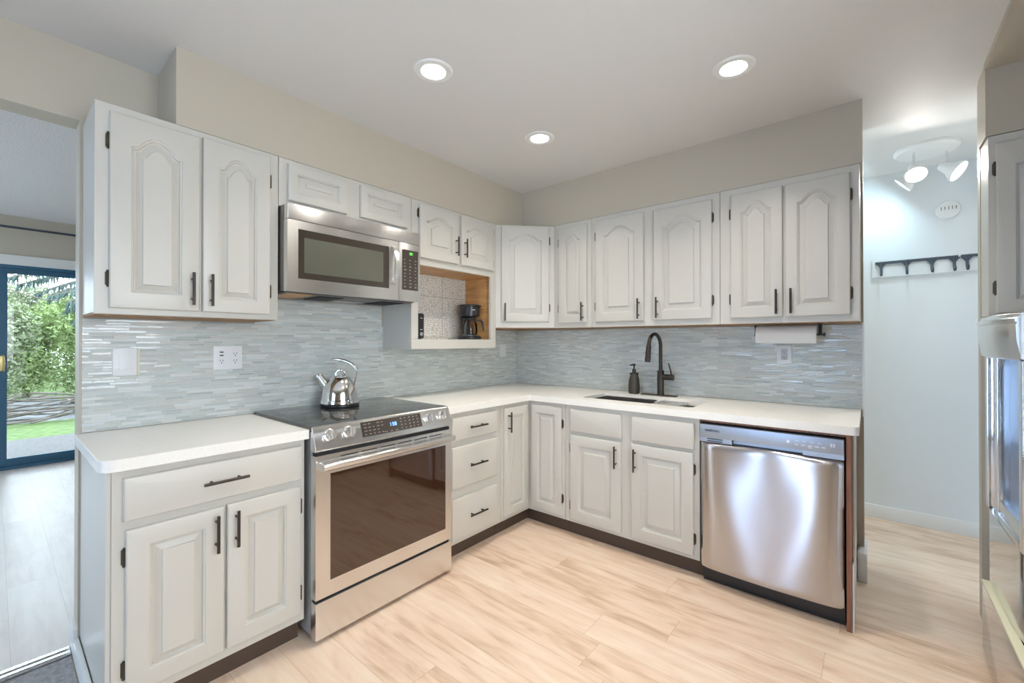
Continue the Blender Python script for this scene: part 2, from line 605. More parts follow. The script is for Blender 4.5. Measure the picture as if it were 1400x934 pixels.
# ------------------------------------------------------------------ room shell
H = 2.515
XR = 2.49        # right end of the back wall
bm = bm_new(); box(bm, (-0.10, -5.72, -0.08), (3.75, 2.2, 0))
struct('floor', bm, M['floor'], 'light oak laminate plank floor of the kitchen and hall', 'floor')
bm = bm_new(); box(bm, (-4.32, -6.1, -0.085), (-0.10, -0.5, -0.002))
struct('floor_dining', bm, M['floor_dining'], 'laminate floor of the dining room beyond the opening, paled with sky glare', 'floor')
bm = bm_new(); box(bm, (-0.02, -4.9, 0.0), (0.60, -2.872, 0.006))
tag(obj('entry_carpet', bm, M['carpet']), 'grey low carpet beside the cabinet end at the opening', 'carpet')
bm = bm_new(); box(bm, (-0.105, -4.9, 0.0), (-0.065, -2.87, 0.010), 0.003); box(bm, (-0.06, -4.9, 0.0), (-0.025, -2.87, 0.014), 0.005)
tag(obj('threshold_strip', bm, M['chrome']), 'silver metal threshold strip between the two floors', 'threshold')

bm = bm_new(); box(bm, (-0.12, -5.72, H), (3.75, 2.2, H + 0.1))
struct('ceiling', bm, M['ceiling'], 'smooth off white kitchen and hall ceiling', 'ceiling')
bm = bm_new(); box(bm, (-4.32, -6.1, 2.575), (-0.12, -0.5, 2.68))
struct('ceiling_dining', bm, M['popcorn'], 'textured popcorn ceiling of the dining room', 'ceiling')
# left wall with the wide opening
bm = bm_new()
box(bm, (-0.12, -2.855, 0), (0, 0.0, 2.7))
box(bm, (-0.12, -4.9, 2.21), (0, -2.855, 2.7))
box(bm, (-0.12, -6.1, 0), (0, -4.9, 2.7))
struct('wall_left', bm, M['wall'], 'grey green painted wall on the left with the wide opening', 'wall')
bm = bm_new(); box(bm, (-0.12, 0.0, 0), (XR, 0.12, H))
struct('wall_back', bm, M['wall'], 'painted back wall behind the sink run', 'wall')
bm = bm_new(); box(bm, (2.915, -0.15, 0), (3.75, -0.09, H))
struct('wall_back_right', bm, M['wall'], 'painted wall stub right of the hall passage', 'wall')
bm = bm_new(); box(bm, (-1.2, 1.065, 0), (3.75, 1.18, H))
struct('wall_hall', bm, M['wall_hall'], 'pale hall wall holding the coat hooks', 'wall')
bm = bm_new(); box(bm, (3.09, -0.09, 0), (3.2, 1.065, H))
struct('wall_hall_right', bm, M['wall_hall'], 'right end wall of the hall', 'wall')
bm = bm_new(); box(bm, (-0.12, 0.12, 0), (0.0, 1.065, 0.5)); box(bm, (-0.12, 0.12, 2.1), (0.0, 1.065, H)); box(bm, (-0.12, 0.12, 0.5), (0.0, 0.22, 2.1)); box(bm, (-0.12, 1.0, 0.5), (0.0, 1.065, 2.1))
struct('wall_hall_left', bm, M['wall_hall'], 'far left end wall of the hall with a window opening', 'wall')
bm = bm_new(); box(bm, (3.65, -1.9, 0), (3.75, -0.15, H)); box(bm, (3.65, -5.72, 0), (3.75, -3.4, H)); box(bm, (3.65, -3.4, 0), (3.75, -1.9, 0.8)); box(bm, (3.65, -3.4, 2.2), (3.75, -1.9, H))
struct('wall_right', bm, M['wall'], 'painted right wall of the kitchen', 'wall')
# rear wall with window opening x .5..2.8, z .8..2.2
bm = bm_new()
box(bm, (0, -5.72, 0), (3.65, -5.6, 0.08)); box(bm, (0, -5.72, 2.2), (3.65, -5.6, H))
box(bm, (0, -5.72, 0.08), (0.98, -5.6, 2.2)); box(bm, (2.04, -5.72, 0.08), (3.65, -5.6, 2.2)); box(bm, (1.22, -5.72, 0.08), (1.76, -5.6, 2.2))
struct('wall_rear', bm, M['wall'], 'wall behind the camera with a tall window', 'wall')
bm = bm_new()
for x0_, x1_ in ((0.98, 1.22), (1.76, 2.04)):
    box(bm, (x0_, -5.69, 0.08), (x0_ + 0.02, -5.63, 2.2)); box(bm, (x1_ - 0.02, -5.69, 0.08), (x1_, -5.63, 2.2))
    box(bm, (x0_, -5.69, 0.08), (x1_, -5.63, 0.11)); box(bm, (x0_, -5.69, 2.17), (x1_, -5.63, 2.2))
wf = struct('window_1', bm, M['white'], 'pair of narrow tall white framed windows behind the camera', 'window')
bm = bm_new(); box(bm, (0.98, -5.665, 0.08), (1.22, -5.66, 2.2)); box(bm, (1.76, -5.665, 0.08), (2.04, -5.66, 2.2))
struct('pane', bm, M['glass'], '', '', wf)
bm = bm_new()
box(bm, (3.68, -3.4, 0.8), (3.73, -3.34, 2.2)); box(bm, (3.68, -1.96, 0.8), (3.73, -1.9, 2.2)); box(bm, (3.68, -2.68, 0.8), (3.73, -2.62, 2.2))
box(bm, (3.68, -3.4, 0.8), (3.73, -1.9, 0.86)); box(bm, (3.68, -3.4, 2.14), (3.73, -1.9, 2.2))
wf = struct('window_3_added', bm, M['white'], 'unseen white framed window added in the right wall to light the left cabinets', 'window')  # unseen window, added only to let light in from the right
bm = bm_new(); box(bm, (3.70, -3.4, 0.8), (3.705, -1.9, 2.2))
struct('pane', bm, M['glass'], '', '', wf)
bm = bm_new()
for x in (-3.5, -2.23, -0.96):
    box(bm, (x, -6.08, 0.6), (x + 0.06, -6.02, 2.2))
box(bm, (-3.5, -6.08, 0.6), (-0.9, -6.02, 0.66)); box(bm, (-3.5, -6.08, 2.14), (-0.9, -6.02, 2.2))
wf = struct('window_2_added', bm, M['white'], 'unseen white framed dining room window added on the left for blue daylight', 'window')  # unseen window, added to bring blue light into the dining room
bm = bm_new(); box(bm, (-3.5, -6.055, 0.6), (-0.9, -6.05, 2.2))
struct('pane', bm, M['glass'], '', '', wf)
# soffits (bulkheads) flush with the wall cabinets
SD = 0.311
bm = bm_new(); box(bm, (0.0, -2.603, 2.194), (SD, -SD, H))
struct('wall_left_soffit', bm, M['wall'], 'painted bulkhead above the cabinets on the left wall', 'bulkhead')
bm = bm_new(); box(bm, (0.0, -SD, 2.194), (XR, 0, H))
struct('wall_back_soffit', bm, M['wall'], 'painted bulkhead above the cabinets on the back wall', 'bulkhead')
bm = bm_new(); box(bm, (2.910, -SD, 2.196), (3.65, -0.15, H))
struct('wall_right_soffit', bm, M['wall'], 'painted bulkhead above the wall cabinet at the right edge', 'bulkhead')
bm = bm_new(); box(bm, (2.905, -5.6, 2.487), (3.65, -SD, H))
struct('ceiling_drop', bm, M['wall'], 'slightly lower ceiling panel at the top right', 'ceiling')
# backsplash
bm = bm_new(); box(bm, (0, -2.846, 0.919), (0.006, -0.006, 1.392)); box(bm, (0, -2.20, 1.392), (0.006, -1.432, 1.53))
struct('trim_1', bm, M['tile_left'], 'pale glass strip mosaic backsplash on the left wall', 'backsplash')
bm = bm_new(); box(bm, (0.006, -0.006, 0.919), (2.484, 0.0, 1.392))
struct('trim_2', bm, M['tile_back'], 'pale glass strip mosaic backsplash on the back wall', 'backsplash')
# baseboards
bm = bm_new(); box(bm, (2.3, 1.052, 0), (3.09, 1.065, 0.095), 0.003)
struct('baseboard_hall', bm, M['white'], 'white baseboard along the hall wall', 'baseboard')
bm = bm_new(); box(bm, (2.462, -0.10, 0), (2.502, 0.134, 0.155), 0.003)
struct('baseboard_back', bm, M['white'], 'short white baseboard at the end of the back wall', 'baseboard')
bm = bm_new(); box(bm, (-0.132, -2.868, 0), (0.0, -2.852, 0.115), 0.003); box(bm, (-0.015, -2.868, 0.0), (0.60, -2.852, 0.085), 0.003)
struct('baseboard_left', bm, M['white'], 'white baseboard at the foot of the cabinet end', 'baseboard')
# edge trim of the back wall end
bm = bm_new(); box(bm, (2.484, -0.012, 0.88), (2.494, 0.0, 1.40))
struct('trim_3', bm, M['white'], 'thin white tile edge strip at the end of the backsplash', 'trim')

# dining room shell and sliding door
XD = -4.20
bm = bm_new()
box(bm, (XD - 0.12, -6.1, 0), (XD, -4.5, 2.68)); box(bm, (XD - 0.12, -2.05, 0), (XD, -0.5, 2.68)); box(bm, (XD - 0.12, -4.5, 2.09), (XD, -2.05, 2.68))
struct('wall_dining_far', bm, M['wall'], 'dining room wall around the sliding door', 'wall')
bm = bm_new(); box(bm, (XD, -0.6, 0), (-0.12, -0.5, 2.68))
struct('wall_dining_right', bm, M['wall'], 'right wall of the dining room', 'wall')
bm = bm_new(); box(bm, (XD, -6.1, 0), (-3.5, -6.0, 2.68)); box(bm, (-0.9, -6.1, 0), (-0.12, -6.0, 2.68)); box(bm, (-3.5, -6.1, 0), (-0.9, -6.0, 0.6)); box(bm, (-3.5, -6.1, 2.2), (-0.9, -6.0, 2.68))
struct('wall_dining_left', bm, M['wall'], 'left wall of the dining room', 'wall')
bm = bm_new(); box(bm, (XD, -4.6, 2.075), (XD + 0.02, -1.95, 2.175), 0.003); box(bm, (XD, -2.05, 0), (XD + 0.02, -1.95, 2.075), 0.003)
struct('trim_4', bm, M['white'], 'white casing over the blue sliding door', 'casing')
bm = bm_new()
box(bm, (XD - 0.11, -4.5, 0.0), (XD + 0.005, -2.05, 0.03)); box(bm, (XD - 0.11, -4.5, 2.045), (XD + 0.005, -2.05, 2.09)); box(bm, (XD - 0.11, -2.10, 0.03), (XD + 0.005, -2.05, 2.045))
dr = struct('door_1', bm, M['door_blue'], 'dark blue framed sliding glass door to the garden', 'door')
for (y0, y1, xo) in ((-3.16, -2.10, -0.03), (-4.45, -3.10, -0.075)):
    b2 = bm_new()
    x0, x1 = XD + xo - 0.035, XD + xo + 0.0
    yl_, yr_ = (-2.985, -2.17) if y0 > -3.5 else (-4.30, -3.20)
    box(b2, (x0, y0, 0.03), (x1, yl_, 2.045)); box(b2, (x0, yr_, 0.03), (x1, y1, 2.045))
    box(b2, (x0, yl_, 0.03), (x1, yr_, 0.105)); box(b2, (x0, yl_, 1.99), (x1, yr_, 2.045))
    f = struct('door_panel', b2, M['door_blue'], '', '', dr, bevel=0.002)
    b2 = bm_new(); box(b2, (x0 + 0.015, yl_, 0.105), (x0 + 0.019, yr_, 1.99))
    struct('pane', b2, M['glass'], '', '', f)
    if y0 > -3.5:
        b2 = bm_new()
        box(b2, (x1, -3.05, 1.0), (x1 + 0.012, -3.005, 1.15), 0.003)
        tube(b2, [(x1 + 0.01, -3.02, 0.99), (x1 + 0.05, -3.01, 1.0), (x1 + 0.055, -3.005, 1.075), (x1 + 0.05, -3.01, 1.15), (x1 + 0.01, -3.02, 1.16)], 0.008, 8)
        struct('door_handle', b2, M['brass'], '', '', f)
t = thing('curtain_rod', (XD + 0.08, -3.3, 2.445), 'thin dark curtain rod above the sliding door', 'curtain rod')
bm = bm_new(); tube(bm, [(XD + 0.08, -4.7, 2.445), (XD + 0.08, -1.9, 2.445)], 0.012, 10)
obj('rod', bm, M['rack_blue'], t)
for y in (-4.6, -2.0):
    bm = bm_new(); box(bm, (XD, y - 0.01, 2.425), (XD + 0.09, y + 0.01, 2.445), 0.003)
    obj('bracket', bm, M['rack_blue'], t)

# ------------------------------------------------------------------ cabinet doors
def arch_outline(w, z0, zt, rise, n=44):
    """closed outline: bottom-left, bottom-right, then arched top right -> left"""
    pts = [(-w / 2, z0), (w / 2, z0)]
    for i in range(n + 1):
        s = 1 - 2 * i / n
        a = abs(s)
        if a < 0.70:
            k = 1 - 0.78 * (a / 0.70) ** 2
        else:
            k = 0.22 * max(0.0, 1 - (a - 0.70) / 0.2) ** 2
        pts.append((s * w / 2, zt + rise * k))
    return pts


def door_mesh(w, h, rise=0.0, frame=0.055, th=0.02, z0=0.0, flat=False):
    """raised panel door centred on u=0, back at d=0, front at d=th"""
    bm = bm_new()
    n = 44

    def ring(pts, d):
        return [bm.verts.new((x, d, z0 + z)) for x, z in pts]
    hw = w / 2

    def rect(o):
        # same topology as arch_outline
        pts = [(-hw + o, o), (hw - o, o)]
        for i in range(n + 1):
            s = 1 - 2 * i / n
            pts.append((s * (hw - o), h - o))
        return pts
    rings = [ring(rect(0), 0), ring(rect(0), th - 0.006), ring(rect(0.003), th - 0.001), ring(rect(0.006), th)]
    if flat:
        rings += [ring(rect(0.016), th), ring(rect(0.02), th + 0.0012)]
    else:
        iw = w - 2 * frame
        zt = h - frame - rise

        def inner(o):
            kr = max(0.25, (iw - 2 * o) / iw)
            pts = arch_outline(iw - 2 * o, frame + o, zt - o, rise * (0.4 + 0.6 * kr), n)
            return pts
        fld = min(0.040, iw * 0.16)
        rings += [ring(inner(0), th), ring(inner(0.002), th - 0.004), ring(inner(0.006), th - 0.005), ring(inner(0.009), th - 0.013),
                  ring(inner(0.014), th - 0.014), ring(inner(0.014 + fld * 0.75), th - 0.0062), ring(inner(0.0158 + fld * 0.75), th - 0.0005)]
    for a, b in zip(rings, rings[1:]):
        m_ = len(a)
        for k in range(m_):
            k2 = (k + 1) % m_
            bm.faces.new((a[k], a[k2], b[k2], b[k]))
    bm.faces.new(rings[-1])
    bm.faces.new(rings[0])
    return bm


def bar_handle(parent, T, u, z, d, length=0.135, vertical=True, name='handle', r=0.0055):
    bm = bm_new()
    L = length / 2
    if vertical:
        tube(bm, [(u, d + 0.030, z - L), (u, d + 0.030, z + L)], r, 12)
        for s in (-1, 1):
            tube(bm, [(u, d - 0.001, z + s * L * 0.62), (u, d + 0.030, z + s * L * 0.62)], 0.0045, 10)
    else:
        tube(bm, [(u - L, d + 0.030, z), (u + L, d + 0.030, z)], r, 12)
        for s in (-1, 1):
            tube(bm, [(u + s * L * 0.62, d - 0.001, z), (u + s * L * 0.62, d + 0.030, z)], 0.0045, 10)
    return obj(name, bm, M['bronze'], parent, T=T)


def hinge(parent, T, u, z, d, side):
    """small exposed wrap hinge on the edge of a door; side -1 left, +1 right"""
    bm = bm_new()
    box(bm, (u, d + 0.001, z - 0.024), (u + side * 0.010, d + 0.005, z + 0.024), 0.0015)
    tube(bm, [(u + side * 0.003, d + 0.009, z - 0.026), (u + side * 0.003, d + 0.009, z + 0.026)], 0.005, 8)
    lathe(bm, (u + side * 0.003, d + 0.009, z + 0.026), [(0.003, 0), (0.005, 0.003), (0, 0.007)], 8)
    lathe(bm, (u + side * 0.003, d + 0.009, z - 0.026), [(0.003, 0), (0.005, -0.003), (0, -0.007)], 8)
    return obj('hinge', bm, M['hinge'], parent, T=T)


def door(parent, T, u0, u1, z0, z1, d, rise=0.0, frame=0.055, hside=None, hz=None, hinge_side=None, name='door', flat=False, hh=False, hl=0.135, hoff=0.028):
    w = u1 - u0
    bm = door_mesh(w, z1 - z0, rise, frame, flat=flat)
    Td = T @ Matrix.Translation(((u0 + u1) / 2, d, z0))
    o = obj(name, bm, M['paint'], parent, T=Td, angle=24)
    if hside:
        u = u0 + hoff if hside < 0 else u1 - hoff
        bar_handle(o, T, u, hz, d + 0.02, hl)
    if hh:
        bar_handle(o, T, (u0 + u1) / 2, hz, d + 0.02, hl, vertical=False)
    if hinge_side:
        u = u0 if hinge_side < 0 else u1
        hgt = z1 - z0
        for zz in (z0 + min(0.11, hgt * 0.16), z1 - min(0.11, hgt * 0.16)):
            hinge(o, T, u, zz, d, hinge_side)
    return o


def carcass(parent, T, u0, u1, z0, z1, depth, back=0.002, m='paint', bottom=False):
    bm = bm_new(); box(bm, (u0, back, z0 + (0.006 if bottom else 0)), (u1, depth - 0.02, z1))
    obj('body', bm, M[m], parent, T=T)
    bm = bm_new(); box(bm, (u0, depth - 0.02, z0), (u1, depth, z1))
    obj('face_frame', bm, M['paint'], parent, T=T, bevel=0.0015)
    if bottom:
        bm = bm_new(); box(bm, (u0 + 0.004, back, z0 - 0.002), (u1 - 0.004, depth - 0.021, z0 + 0.0055))
        o = obj('bottom_panel', bm, M['raw'], parent, T=T)
        o['label'] = 'unpainted raw wood underside'


ZB, ZT, UD = 1.400, 2.192, 0.313
DZ0, DZ1 = 1.423, 2.166
# upper, far left double door
t = thing('wall_cabinet', (0.15, -2.52, ZB), 'tall painted wall cabinet left of the microwave with two arched doors', 'cabinet', 'arched door wall cabinets')
carcass(t, A_, -2.845, -2.206, ZB, ZT, UD, bottom=True)
door(t, A_, -2.806, -2.524, DZ0, DZ1 - 0.006, UD, 0.052, 0.062, 1, 1.515, -1)
door(t, A_, -2.514, -2.247, DZ0, DZ1, UD, 0.052, 0.058, -1, 1.515, 1)
# above microwave
t = thing('wall_cabinet', (0.15, -1.81, 1.952), 'short painted cabinet above the microwave with two small square panel doors', 'cabinet')
carcass(t, A_, -2.204, -1.424, 1.955, ZT, UD)
door(t, A_, -2.166, -1.858, 1.987, 2.168, UD, 0, 0.042)
door(t, A_, -1.778, -1.462, 1.990, 2.172, UD, 0, 0.042)
# cubby cabinet: doors over open niche
t = thing('wall_cabinet', (0.15, -1.03, 1.247), 'painted wall cabinet with two short doors above an open coffee niche', 'cabinet')
y0, y1 = -1.421, -0.634
bm = bm_new(); box(bm, (y0, 0.002, 1.80), (y1, UD - 0.02, ZT))
obj('body', bm, M['paint'], t, T=A_)
bm = bm_new()
box(bm, (y0, UD - 0.02, 1.785), (y1, UD, ZT)); box(bm, (y0, UD - 0.02, 1.247), (y1, UD, 1.311))
box(bm, (y0, UD - 0.02, 1.311), (-1.368, UD, 1.785)); box(bm, (-0.690, UD - 0.02, 1.311), (y1, UD, 1.785))
obj('face_frame', bm, M['paint'], t, T=A_, bevel=0.0015)
bm = bm_new(); box(bm, (y0, 0.002, 1.247), (y0 + 0.018, UD - 0.02, 1.80))
obj('side_panel', bm, M['paint'], t, T=A_)
bm = bm_new(); box(bm, (-0.665, 0.002, 1.247), (y1, UD - 0.02, 1.80)); box(bm, (y0 + 0.018, 0.014, 1.784), (-0.665, UD - 0.02, 1.80))
o = obj('niche_lining', bm, M['wood'], t, T=A_); o['label'] = 'orange birch plywood lining of the niche'
bm = bm_new(); box(bm, (y0 + 0.018, 0.002, 1.262), (-0.665, UD - 0.02, 1.309))
obj('shelf', bm, M['paint'], t, T=A_)
bm = bm_new(); box(bm, (y0 + 0.018, 0.003, 1.309), (-0.665, 0.013, 1.80))
o = obj('back_panel', bm, embossed('embossed_panel'), t, T=A_); o['label'] = 'white embossed lattice panels at the back of the niche'
door(t, A_, -1.369, -1.036, 1.829, 2.165, UD, 0.040, 0.052, 1, 1.945, -1, hl=0.13)
door(t, A_, -1.010, -0.674, 1.829, 2.172, UD, 0.040, 0.052, -1, 1.945, 1, hl=0.13)
# diagonal corner cabinet
t = thing('corner_cabinet', (0.25, -0.25, ZB), 'diagonal corner wall cabinet with one arched door facing the room', 'cabinet')
bm = bm_new(); prism(bm, [(0.002, -0.008), (0.002, -0.632), (0.298, -0.632), (0.632, -0.298), (0.632, -0.008)], 1.404, 2.188)
obj('body', bm, M['paint'], t)
bm = bm_new(); prism(bm, [(0.312, -0.633), (0.633, -0.312), (0.633, -0.285), (0.285, -0.633)], 1.402, 2.190)
obj('face_frame', bm, M['paint'], t, bevel=0.0015)
bm = bm_new(); prism(bm, [(0.01, -0.01), (0.01, -0.628), (0.28, -0.628), (0.628, -0.28), (0.628, -0.01)], 1.398, 1.404)
o = obj('bottom_panel', bm, M['raw'], t); o['label'] = 'unpainted raw wood underside'
dd = 0.945 * S2
Tc = D_
door(t, Tc, -0.1855, 0.1855, 1.445, 2.181, dd, 0.045, 0.058, -1, 1.52, 1)
# back wall uppers
t = thing('wall_cabinet', (0.80, -0.16, ZB), 'narrow single door wall cabinet right of the diagonal corner cabinet', 'cabinet', 'arched door wall cabinets')
carcass(t, B_, 0.636, 0.960, ZB, ZT, UD, 0.008, bottom=True)
door(t, B_, 0.682, 0.928, 1.436, 2.158, UD, 0.045, 0.055, 1, 1.515, -1)
t = thing('wall_cabinet', (1.39, -0.16, ZB), 'wide two door wall cabinet above the sink', 'cabinet', 'arched door wall cabinets')
carcass(t, B_, 0.962, 1.826, ZB, ZT, UD, 0.008, bottom=True)
door(t, B_, 0.999, 1.357, 1.436, 2.160, UD, 0.052, 0.06, 1, 1.515, -1)
door(t, B_, 1.426, 1.784, 1.436, 2.155, UD, 0.052, 0.06, -1, 1.515, 1)
t = thing('wall_cabinet', (2.15, -0.16, ZB), 'two door wall cabinet above the paper towel roll at the end of the run', 'cabinet', 'arched door wall cabinets')
carcass(t, B_, 1.828, 2.478, ZB, ZT, UD, 0.008, bottom=True)
door(t, B_, 1.888, 2.149, 1.433, 2.153, UD, 0.052, 0.055, 1, 1.515, -1)
door(t, B_, 2.161, 2.442, 1.433, 2.153, UD, 0.052, 0.055, -1, 1.515, 1)
# right edge cabinet
t = thing('wall_cabinet', (3.26, -0.16, ZB), 'arched door wall cabinet cut off by the right edge above the steel appliance', 'cabinet', 'arched door wall cabinets')
carcass(t, B_, 2.917, 3.60, ZB + 0.002, ZT, UD, 0.152, bottom=True)
door(t, B_, 2.938, 3.25, 1.418, 2.155, UD, 0.05, 0.055, 1, 1.515, -1)
door(t, B_, 3.27, 3.58, 1.418, 2.155, UD, 0.05, 0.055, -1, 1.515, 1)

# ------------------------------------------------------------------ base cabinets
BD = 0.628
FZ0, FZ1 = 0.100, 0.876


def base(parent, T, u0, u1, depth=BD, back=0.008, toe=True, z1=FZ1):
    bm = bm_new(); box(bm, (u0, back, FZ0), (u1, depth - 0.02, z1))
    obj('body', bm, M['paint'], parent, T=T)
    bm = bm_new(); box(bm, (u0, depth - 0.02, FZ0), (u1, depth, z1))
    obj('face_frame', bm, M['paint'], parent, T=T, bevel=0.0015)
    if toe:
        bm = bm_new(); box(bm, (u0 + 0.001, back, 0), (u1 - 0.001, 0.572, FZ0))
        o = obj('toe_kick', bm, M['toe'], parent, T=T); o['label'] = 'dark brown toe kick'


t = thing('base_cabinet', (0.3, -2.52, 0), 'painted base cabinet at left end with one wide drawer over two doors', 'cabinet')
base(t, A_, -2.836, -2.222)
bm = bm_new(); box(bm, (-2.8485, 0.008, 0.0), (-2.8365, 0.30, FZ1)); obj('end_panel', bm, M['paint'], t, T=A_)
bm = bm_new(); box(bm, (-2.8485, 0.30, 0.06), (-2.8365, 0.62, FZ1)); obj('end_panel', bm, M['paint'], t, T=A_)
door(t, A_, -2.809, -2.24, 0.708, 0.851, BD, flat=True, name='drawer', hh=True, hz=0.781, hl=0.145)
door(t, A_, -2.803, -2.525, 0.138, 0.678, BD, 0, 0.06, 1, 0.590, -1)
door(t, A_, -2.516, -2.243, 0.138, 0.680, BD, 0, 0.06, -1, 0.590, 1)
t = thing('base_cabinet', (0.3, -1.17, 0), 'painted base cabinet of three drawers right of the range', 'cabinet')
base(t, A_, -1.428, -0.938)
for z0, z1 in ((0.711, 0.848), (0.430, 0.674), (0.130, 0.370)):
    door(t, A_, -1.382, -0.987, z0, z1, BD, flat=True, name='drawer', hh=True, hz=(z0 + z1) / 2 + 0.002, hl=0.145)
# corner lazy susan
t = thing('corner_cabinet', (0.3, -0.3, 0), 'inner corner base cabinet with two narrow folding doors meeting at the corner', 'cabinet')
bm = bm_new(); prism(bm, [(0.008, -0.008), (0.008, -0.936), (BD, -0.936), (BD, -BD), (0.936, -BD), (0.936, -0.008)], FZ0, FZ1)
obj('body', bm, M['paint'], t)
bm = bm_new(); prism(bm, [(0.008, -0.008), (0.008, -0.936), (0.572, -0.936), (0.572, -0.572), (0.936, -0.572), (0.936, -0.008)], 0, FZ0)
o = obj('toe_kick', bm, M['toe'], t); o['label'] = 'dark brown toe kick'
door(t, A_, -0.915, -0.662, 0.128, 0.850, BD, 0, 0.052, -1, 0.757, None, hoff=0.034)
door(t, B_, 0.662, 0.914, 0.128, 0.850, BD, 0, 0.052, None, None, 1)
# sink base
t = thing('base_cabinet', (1.37, -0.3, 0), 'painted sink base cabinet with two false drawer fronts over two doors', 'cabinet')
bm = bm_new(); box(bm, (0.938, 0.008, FZ0), (1.80, BD - 0.02, 0.66)); box(bm, (0.938, 0.008, 0.66), (0.955, BD - 0.02, FZ1)); box(bm, (1.785, 0.008, 0.66), (1.80, BD - 0.02, FZ1))
obj('body', bm, M['paint'], t, T=B_)
bm = bm_new(); box(bm, (0.938, BD - 0.02, FZ0), (1.80, BD, FZ1)); obj('face_frame', bm, M['paint'], t, T=B_, bevel=0.0015)
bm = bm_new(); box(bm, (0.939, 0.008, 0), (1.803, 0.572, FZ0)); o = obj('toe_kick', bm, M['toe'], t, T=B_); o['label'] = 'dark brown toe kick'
door(t, B_, 0.985, 1.345, 0.703, 0.849, BD, flat=True, name='false_drawer_front')
door(t, B_, 1.413, 1.774, 0.703, 0.849, BD, flat=True, name='false_drawer_front')
door(t, B_, 0.983, 1.344, 0.126, 0.680, BD, 0, 0.062, 1, 0.590, -1)
door(t, B_, 1.411, 1.771, 0.126, 0.685, BD, 0, 0.062, -1, 0.592, 1)
# end panel by dishwasher
t = thing('end_panel', (2.44, -0.3, 0), 'brown wood panel closing the dishwasher end of the counter run', 'panel')
bm = bm_new(); box(bm, (2.432, -0.648, 0), (2.452, -0.01, FZ1)); obj('board', bm, M['wood_dark'], t, bevel=0.001)
bm = bm_new(); box(bm, (2.453, -0.640, 0), (2.459, -0.11, 0.30)); o = obj('skirting', bm, M['white'], t); o['label'] = 'white painted strip at the foot'
bm = bm_new(); box(bm, (2.453, -0.60, 0.30), (2.458, -0.013, FZ1)); obj('outer_skin', bm, M['wall'], t)
bm = bm_new(); box(bm, (1.806, -0.640, 0.866), (2.431, -0.60, 0.8765)); tag(obj('support_rail', bm, M['wood_dark']), 'brown wood rail under the counter above the dishwasher', 'rail')

# ------------------------------------------------------------------ countertops
def arc(cx, cy, r, a0, a1, n=6):
    return [(cx + r * math.cos(math.radians(a0 + (a1 - a0) * i / n)), cy + r * math.sin(math.radians(a0 + (a1 - a0) * i / n))) for i in range(n + 1)]


CZ0, CZ1 = 0.8775, 0.917
bm = bm_new()
prism(bm, [(0.0, -2.212), (0.0, -2.868)] + [(0.57, -2.868)] + arc(0.608, -2.823, 0.045, -90, 0) + [(0.653, -2.212)], CZ0, CZ1)
tag(obj('countertop', bm, M['counter'], bevel=0.003), 'cream white countertop piece left of the range', 'countertop')
bm = bm_new()
hole = arc(1.025, -0.2, 0.02, 90, 180) + arc(1.025, -0.503, 0.02, 180, 270) + arc(1.71, -0.503, 0.02, 270, 360) + arc(1.71, -0.2, 0.02, 0, 90)
prism(bm, [(0.0, 0.0), (0.0, -1.432), (0.653, -1.432), (0.653, -0.652)] + arc(2.455, -0.629, 0.023, -90, 0) + [(2.478, 0.0)], CZ0, CZ1, [hole])
tag(obj('countertop', bm, M['counter'], bevel=0.003), 'long cream white countertop turning the corner around the sink', 'countertop')

# ------------------------------------------------------------------ sink
t = thing('sink', (1.37, -0.35, 0.67), 'undermount stainless steel double bowl sink in the countertop', 'sink')


def basin(x0, x1, y0, y1, zb):
    b = bm_new()
    t_ = 0.0025
    o_ = arc(x1 - 0.03, y1 - 0.03, 0.03, 0, 90) + arc(x0 + 0.03, y1 - 0.03, 0.03, 90, 180) + arc(x0 + 0.03, y0 + 0.03, 0.03, 180, 270) + arc(x1 - 0.03, y0 + 0.03, 0.03, 270, 360)
    cx, cy = (x0 + x1) / 2, (y0 + y1) / 2

    def ring(s, z):
        return [b.verts.new((cx + (x - cx) * s, cy + (y - cy) * s, z)) for x, y in o_]
    R = [ring(1.0, 0.8765), ring(0.99, zb + 0.02), ring(0.95, zb), ring(0.12, zb - 0.006), ring(0.12, zb - 0.012), ring(0.96, zb - t_ - 0.006), ring(1.0 + 0.008, zb + 0.018), ring(1.012, 0.8765)]
    for a, c in zip(R, R[1:] + R[:1]):
        for k in range(len(a)):
            k2 = (k + 1) % len(a)
            b.faces.new((a[k], a[k2], c[k2], c[k]))
    return b


b = basin(1.0, 1.40, -0.527, -0.176, 0.70); obj('basin', b, M['steel_h'], t)
b = basin(1.425, 1.735, -0.527, -0.176, 0.72); obj('basin', b, M['steel_h'], t)
b = bm_new(); box(b, (1.404, -0.52, 0.78), (1.421, -0.18, 0.874), 0.004); obj('divider', b, M['steel_h'], t)
for cx, zb in ((1.2, 0.70), (1.58, 0.72)):
    b = bm_new(); lathe(b, (cx, -0.35, zb - 0.004), [(0.045, 0), (0.045, 0.005), (0.03, 0.004), (0, 0.001)], 24); obj('drain', b, M['chrome'], t)
t = thing('sink_rack', (1.2, -0.35, 0.878), 'dark wire grid rack lying in the left sink bowl', 'rack')
b = bm_new()
for i in range(19):
    x = 1.03 + i * 0.0195
    tube(b, [(x, -0.505, 0.897), (x, -0.200, 0.897)], 0.0028, 6)
obj('cross_wire', b, M['bronze'], t)
b = bm_new()
for i in range(16):
    y = -0.503 + i * 0.020
    tube(b, [(1.024, y, 0.893), (1.395, y, 0.893)], 0.0028, 6)
tube(b, [(1.024, -0.507, 0.894), (1.395, -0.507, 0.894)], 0.004, 8); tube(b, [(1.024, -0.200, 0.894), (1.395, -0.200, 0.894)], 0.004, 8)
